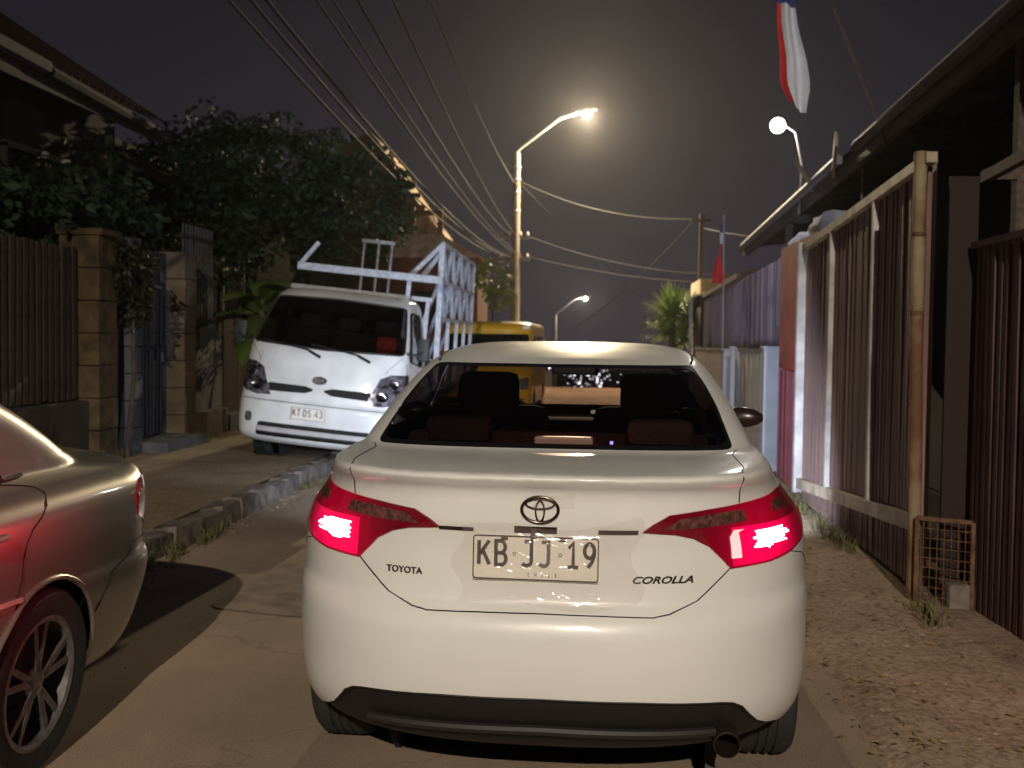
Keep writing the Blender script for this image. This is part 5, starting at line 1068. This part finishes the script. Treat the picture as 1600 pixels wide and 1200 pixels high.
# ------------------------------------------------------------------ lamps, poles, cables
CONC = mat('pole_concrete', (.17, .15, .125), .85, vary=.2, scale=4, bump=.2)
GALV = mat('galvanised', (.20, .195, .19), .55, .4, vary=.15, scale=8)
def street_lamp(loc, label, power, col, arm=(2.2, 1.25), full=True, emit=60., aim=None, ph=7.45, rz=0., lampname='street_lamp', spot=150):
    t = empty(lampname, loc, rz, label, 'street lamp', 'street lamps')
    MB().tube([(0, 0, -.2), (0, 0, ph*.5), (0, 0, ph)], [.17, .145, .11], 12).build('pole', CONC, t, True)
    a, h = arm; MB().tube([(0, 0, ph-.5), (0, 0, ph+.02), (.12, 0, ph+.16), (a*.7, 0, ph+h*.86), (a, 0, ph+h)], .045, 8).build('arm', GALV, t, True)
    hd = MB(); vs = []
    for i, (q, w, z0, z1) in enumerate(((0, .04, -.03, .04), (.12, .07, -.03, .06), (.35, .085, -.03, .07), (.55, .07, -.03, .05), (.66, .03, -.02, .02))):
        for s_, z in ((-1, z0), (1, z0), (.7, z1), (-.7, z1)): vs.append((a-.08+q, s_*w, ph+h+z+.02+q*.12))
    hd.add(vs, [(i*4+k, i*4+(k+1) % 4, i*4+4+(k+1) % 4, i*4+4+k) for i in range(4) for k in range(4)]+[(3, 2, 1, 0), (16, 17, 18, 19)]); hd.build('lamp_head', GALV, t, True, 30)
    bm = bmesh.new(); bmesh.ops.create_uvsphere(bm, u_segments=16, v_segments=10, radius=1)
    me = bpy.data.meshes.new('lamp_bulb'); bm.to_mesh(me); bm.free(); me.materials.append(emis('lit_bulb_%d' % int(emit), col, emit)); o = bpy.data.objects.new('lamp_bulb', me); COL.objects.link(o); o.parent = t; o.location = (a+.26, -.02, ph+h-.06); o.scale = (.14, .13, .12)
    lamp('lamp_light', 'POINT', (a+.26, -.10, ph+h-.22), power, col, t, shadow_soft_size=.06) if not aim else lamp('lamp_light', 'SPOT', (a+.26, -.05, ph+h-.22), power, col, t, aim, shadow_soft_size=.10, spot_size=R_(33), spot_blend=.8)
    return t
WARM = (1, .80, .50); WARMW = (1, .83, .60)
t = street_lamp((-2.61, 36, 0), 'tall concrete lamp post with a lit amber lamp and many cables', 9000., WARM, (1.95, 1.28), emit=60.)
for z in (4.05, 4.75): MB().bar((-.55, -.02, z), (.45, -.02, z), .08).build('crossarm', GALV, t)
for z in (4.1, 4.8):
    for x in (-.48, -.2, .15, .38): MB().lathe([(.0, 0), (.035, 0), (.045, .05), (.03, .12), (0, .13)], 10, Matrix.Translation((x, -.02, z+.02))).build('insulator', mat('porcelain', (.5, .45, .4), .3), t)
for z in (5.6, 6.2, 6.6, 7.0): MB().lathe([(.135, -.03), (.15, 0), (.135, .03)], 14, Matrix.Translation((0, 0, z))).build('clamp', GALV, t)
street_lamp((-2.9, 80, hgt(80)), 'distant small street lamp down the hill', 1500., (1, .86, .66), (1.85, 1.3), emit=40., ph=6.55)
street_lamp((2.8, -14.5, 0), 'street lamp standing up the street out of view', 14500., (1, .885, .715), (1.9, 1.0), emit=30., ph=8.1, rz=PI, aim=(.06, -1, -.385))
wb = empty('wall_lamp', (2.28, 13.0, 2.95), 0, 'bare white bulb on a bracket above the long eave', 'lamp')
MB().tube([(0, 0, 0), (.02, 0, .55), (-.06, 0, .92), (-.22, 0, 1.03)], .014, 7).build('bracket', GALV, wb, True)
bm = bmesh.new(); bmesh.ops.create_uvsphere(bm, u_segments=16, v_segments=10, radius=.085); me = bpy.data.meshes.new('lamp_bulb'); bm.to_mesh(me); bm.free(); me.materials.append(emis('white_bulb', (1, .93, .86), 30.)); o = bpy.data.objects.new('lamp_bulb', me); COL.objects.link(o); o.parent = wb; o.location = (-.26, 0, 1.0)
lamp('bulb_light', 'POINT', (-.26, -.02, .86), 38., (1, .92, .84), wb, shadow_soft_size=.08)
up = empty('utility_pole', (2.92, 32, 0), 0, 'thin timber utility pole past the palm carrying service cables', 'pole')
MB().tube([(0, 0, 0), (0, 0, 5.1)], [.09, .07], 9).build('pole', WOODD, up, True); MB().bar((-.3, -.03, 4.9), (.3, -.03, 4.9), .07).build('crossarm', WOODD, up)
t2 = empty('thin_post', (1.30, 30, 0), 0, 'short thin post beyond the white sedan roof', 'post'); MB().tube([(0, 0, 0), (0, 0, 2.15)], .03, 7).build('shaft', WOODD, t2); MB().bbox((0, 0, 2.17), (.07, .07, .04), .01).build('cap', WOODD, t2)
CAB = mat('cable_sheath', (.035, .03, .025), .75, vary=.2, scale=20)
def cable(a, b, sag, label, r=.014, m=CAB, n=24, group='overhead cables'):
    a = Vector(a); b = Vector(b); mb = MB(); mb.tube([a.lerp(b, k/n)-Vector((0, 0, sag*4*(k/n)*(1-k/n))) for k in range(n+1)], r*.75, 6); tag(mb.build('cable', m, None, True), label, 'cable', group)
P4 = (-2.61, 35.95, 4.1); P5 = (-2.61, 35.95, 4.8); P6 = (-2.63, 35.95, 6.45)
for dx, z1, sg, r, lb in ((-.45, 4.86, .64, .02, 'lowest'), (-.34, 4.95, .60, .022, 'second lowest'), (-.22, 5.02, .63, .024, 'middle'), (.14, 5.16, .57, .018, 'second highest'), (.24, 5.30, .60, .016, 'highest')):
    cable((-2.61+dx, 35.95, 4.15), (-2.70+dx*.9, 2.0, z1), sg, lb+' cable of the thick bundle from the lamp post over the dark tree', r)
for dx, z1, sg, lb in ((-.2, 5.6, .55, 'lower'), (-.02, 5.85, .5, 'upper')): cable((-2.61+dx, 35.95, 4.85), (-2.05+dx*1.6, 2., z1), sg, lb+' cable of the pair on the upper crossarm of the lamp post', .02)
cable(P6, (-1.9, 2., 6.1), .5, 'single high cable from the lamp post shaft across the open sky', .018)
cable((-2.5, 35.95, 6.55), (2.72, 32, 4.95), .35, 'bright lit cable sagging between the lamp post and timber pole', .018)
cable((-2.5, 35.95, 6.5), (3.0, 60, 3.2), .2, 'faint cable falling from the lamp post behind the sagging one', .012)
cable((-1.6, 60, 1.9), (2.65, 32, 4.85), .35, 'cable rising from the far street to the timber pole', .016)
for z, e, s_, lb in ((4.8, 3.45, .35, 'upper'), (4.15, 3.2, .22, 'lower')): cable((-2.2, 35.95, z), (4.5, 33, e), s_, lb+' of two low cables from the lamp post toward the drooping flag', .014)
cable((2.92, 32, 4.7), (5.0, 20, 3.2), .1, 'short cable dropping from the timber pole behind the flag', .012)

# ------------------------------------------------------------------ houses up the hill on the left
ho = empty('timber_house', (-6.0, 29.6, 0), 0, 'lamp lit timber house with slatted gable and lattice balcony', 'house')
ORW = mat('orange_timber', (.17, .095, .04), .8, vary=.25, scale=3, stretch=(4, 4, .6)); ORD = mat('brown_timber', (.14, .085, .045), .85, vary=.3, scale=3)
def _():
    MB().box((-6.4, 30.5, 2.1), (4.6, 3.6, 4.2)).build('wall', ORD, ho)
    MB().prism([(-1.2, 0), (2.35, 0), (1.25, 1.5), (.75, 2.35), (.5, 2.6), (-.2, 2.2)], 3.2, Matrix.Translation((-6.4, 31.9, 4.2)) @ Matrix.Rotation(PI/2, 4, 'X')).build('gable', mat('gable_brown', (.22, .13, .065), .85, vary=.3, scale=2), ho)
    for k in range(7):
        z = 4.55+k*.3; x1 = -6.4+(2.25-.42*(z-4.2) if z < 5.7 else 1.35-.56*(z-5.7))
        x0 = -6.9+.35*(z-4.2); MB().box(((x1+x0)/2, 28.66, z), (max(.2, x1-x0), .06, .13)).build('gable_slat', ORW, ho)
    for x in (-5.75, -4.65, -3.95): MB().box((x, 28.1, 4.05), (.12, .12, 1.5)).build('balcony_post', ORW, ho)
    for z in (3.72, 4.65): MB().box((-4.85, 28.1, z), (1.9, .08, .12)).build('balcony_rail', ORW, ho)
    for k in range(9):
        for sgn in (-1, 1): c = -4.62+.075*k; MB().bar((c-.25*sgn+.1, 28.1+.02*sgn, 3.78), (c+.25*sgn+.1, 28.1+.02*sgn, 4.6), .025, .03).build('lattice_strip', ORW, ho)
    MB().box((-4.9, 28.6, 3.6), (2.1, 1.1, .1)).build('balcony_floor', ORD, ho)
    MB().box((-5.2, 28.68, 3.98), (.5, .04, .55)).build('window', mat('night_pane', (.012, .014, .018)), ho)
    MB().bbox((-4.75, 28.05, 3.86), (1.6, .05, .1), .01).build('pale_trim', mat('pale_trim', (.55, .42, .28), .7), ho)
into(ho, _)
h2 = empty('small_house', (-3.6, 27.0, 0), 0, 'low red walled house with a pale gable behind the truck rack', 'house')
def _():
    MB().box((-3.9, 27.6, 1.7), (2.2, 2.4, 3.4)).build('wall', mat('brick_red', (.17, .055, .035), .85, vary=.3, scale=4), h2)
    MB().prism([(-1.2, 0), (1.2, 0), (.15, .55), (-1.2, .55)], 2.5, Matrix.Translation((-3.85, 28.85, 3.4)) @ Matrix.Rotation(PI/2, 4, 'X')).build('roof', mat('pale_gable', (.40, .31, .21), .85, vary=.2), h2)
    MB().box((-3.9, 26.38, 2.2), (.8, .04, .8)).build('window', mat('night_pane', (.012, .014, .018)), h2)
into(h2, _)
h3 = empty('neighbour_house', (-8.4, 20.5, 0), 0, 'unlit house in the dark behind the large leafy tree', 'house')
MB().box((0, 0, 1.9), (3.6, 10.0, 3.8)).build('wall', mat('house_wall_dark', (.011, .009, .009), 1., vary=.3, scale=1.5, spec=.05), h3)
MB().prism([(-2.1, 0), (2.1, 0), (0, 1.1)], 10.4, Matrix.Translation((0, 5.2, 3.8)) @ Matrix.Rotation(PI/2, 4, 'X')).build('roof', mat('dark_roof', (.035, .02, .018), .85, vary=.3, scale=3), h3)
for y in (-3.4, -.6): f_ = MB().box((1.83, y, 2.1), (.06, 1.2, 1.2)).build('window', mat('window_frame_dark', (.10, .09, .085)), h3); MB().box((1.865, y, 2.1), (.01, 1.08, 1.08)).build('pane', mat('night_pane', (.012, .014, .018)), f_)
# lights of the town below, seen through the saloon's glass
tl = MB(); rng = random.Random(11)
for k in range(70):
    x = rng.gauss(-1.5, 4.5); y = rng.uniform(270, 330); z = hgt(y)+rng.uniform(.3, 5.2); r = rng.choice((.12, .15, .2, .38)); tl.add([(x+r, y, z), (x-r, y, z), (x, y+r, z), (x, y-r, z), (x, y, z+r), (x, y, z-r)], [(0, 2, 4), (2, 1, 4), (1, 3, 4), (3, 0, 4), (2, 0, 5), (1, 2, 5), (3, 1, 5), (0, 3, 5)])
tag(tl.build('town_lights', emis('town_light', (.75, .88, 1.), 6.)), kind='stuff')

sh_ = empty('shuttered_kiosk', (-3.3, 66, hgt(66)), 0, 'pale louvred kiosk far down the street seen through the car glass', 'kiosk')
MB().box((0, .6, .95), (1.5, 1.2, 1.9)).build('wall', mat('kiosk_white', (.6, .6, .56), .7), sh_)
for k in range(7): MB().box((0, -.03, .3+k*.23), (1.3, .05, .13)).build('louvre', mat('kiosk_white', (.6, .6, .56), .7), sh_)
# ------------------------------------------------------------------ vehicles
white_saloon((-.155, 3.2, 0), R_(-1.2))
silver_saloon((-2.66, 4.72, .070), PI+R_(-1.8), R_(-4.8))
flatbed_truck((-2.95, 11.4, .075), R_(5.5))
yellow_van((-2.02, 19.9, -.06))

# ------------------------------------------------------------------ night haze that the lamps light up
hz = MB().box((0, 32, 3.0), (90, 128, 24)).build('haze', None); hz['kind'] = 'stuff'
hm = bpy.data.materials.new('haze_air'); hm.use_nodes = True; N = hm.node_tree.nodes; N.remove(N['Principled BSDF'])
pv = N.new('ShaderNodeVolumePrincipled'); pv.inputs['Color'].default_value = (.95, .95, 1, 1); pv.inputs['Density'].default_value = .00052; pv.inputs['Anisotropy'].default_value = .72
hm.node_tree.links.new(pv.outputs[0], N['Material Output'].inputs['Volume']); hz.data.materials.append(hm)
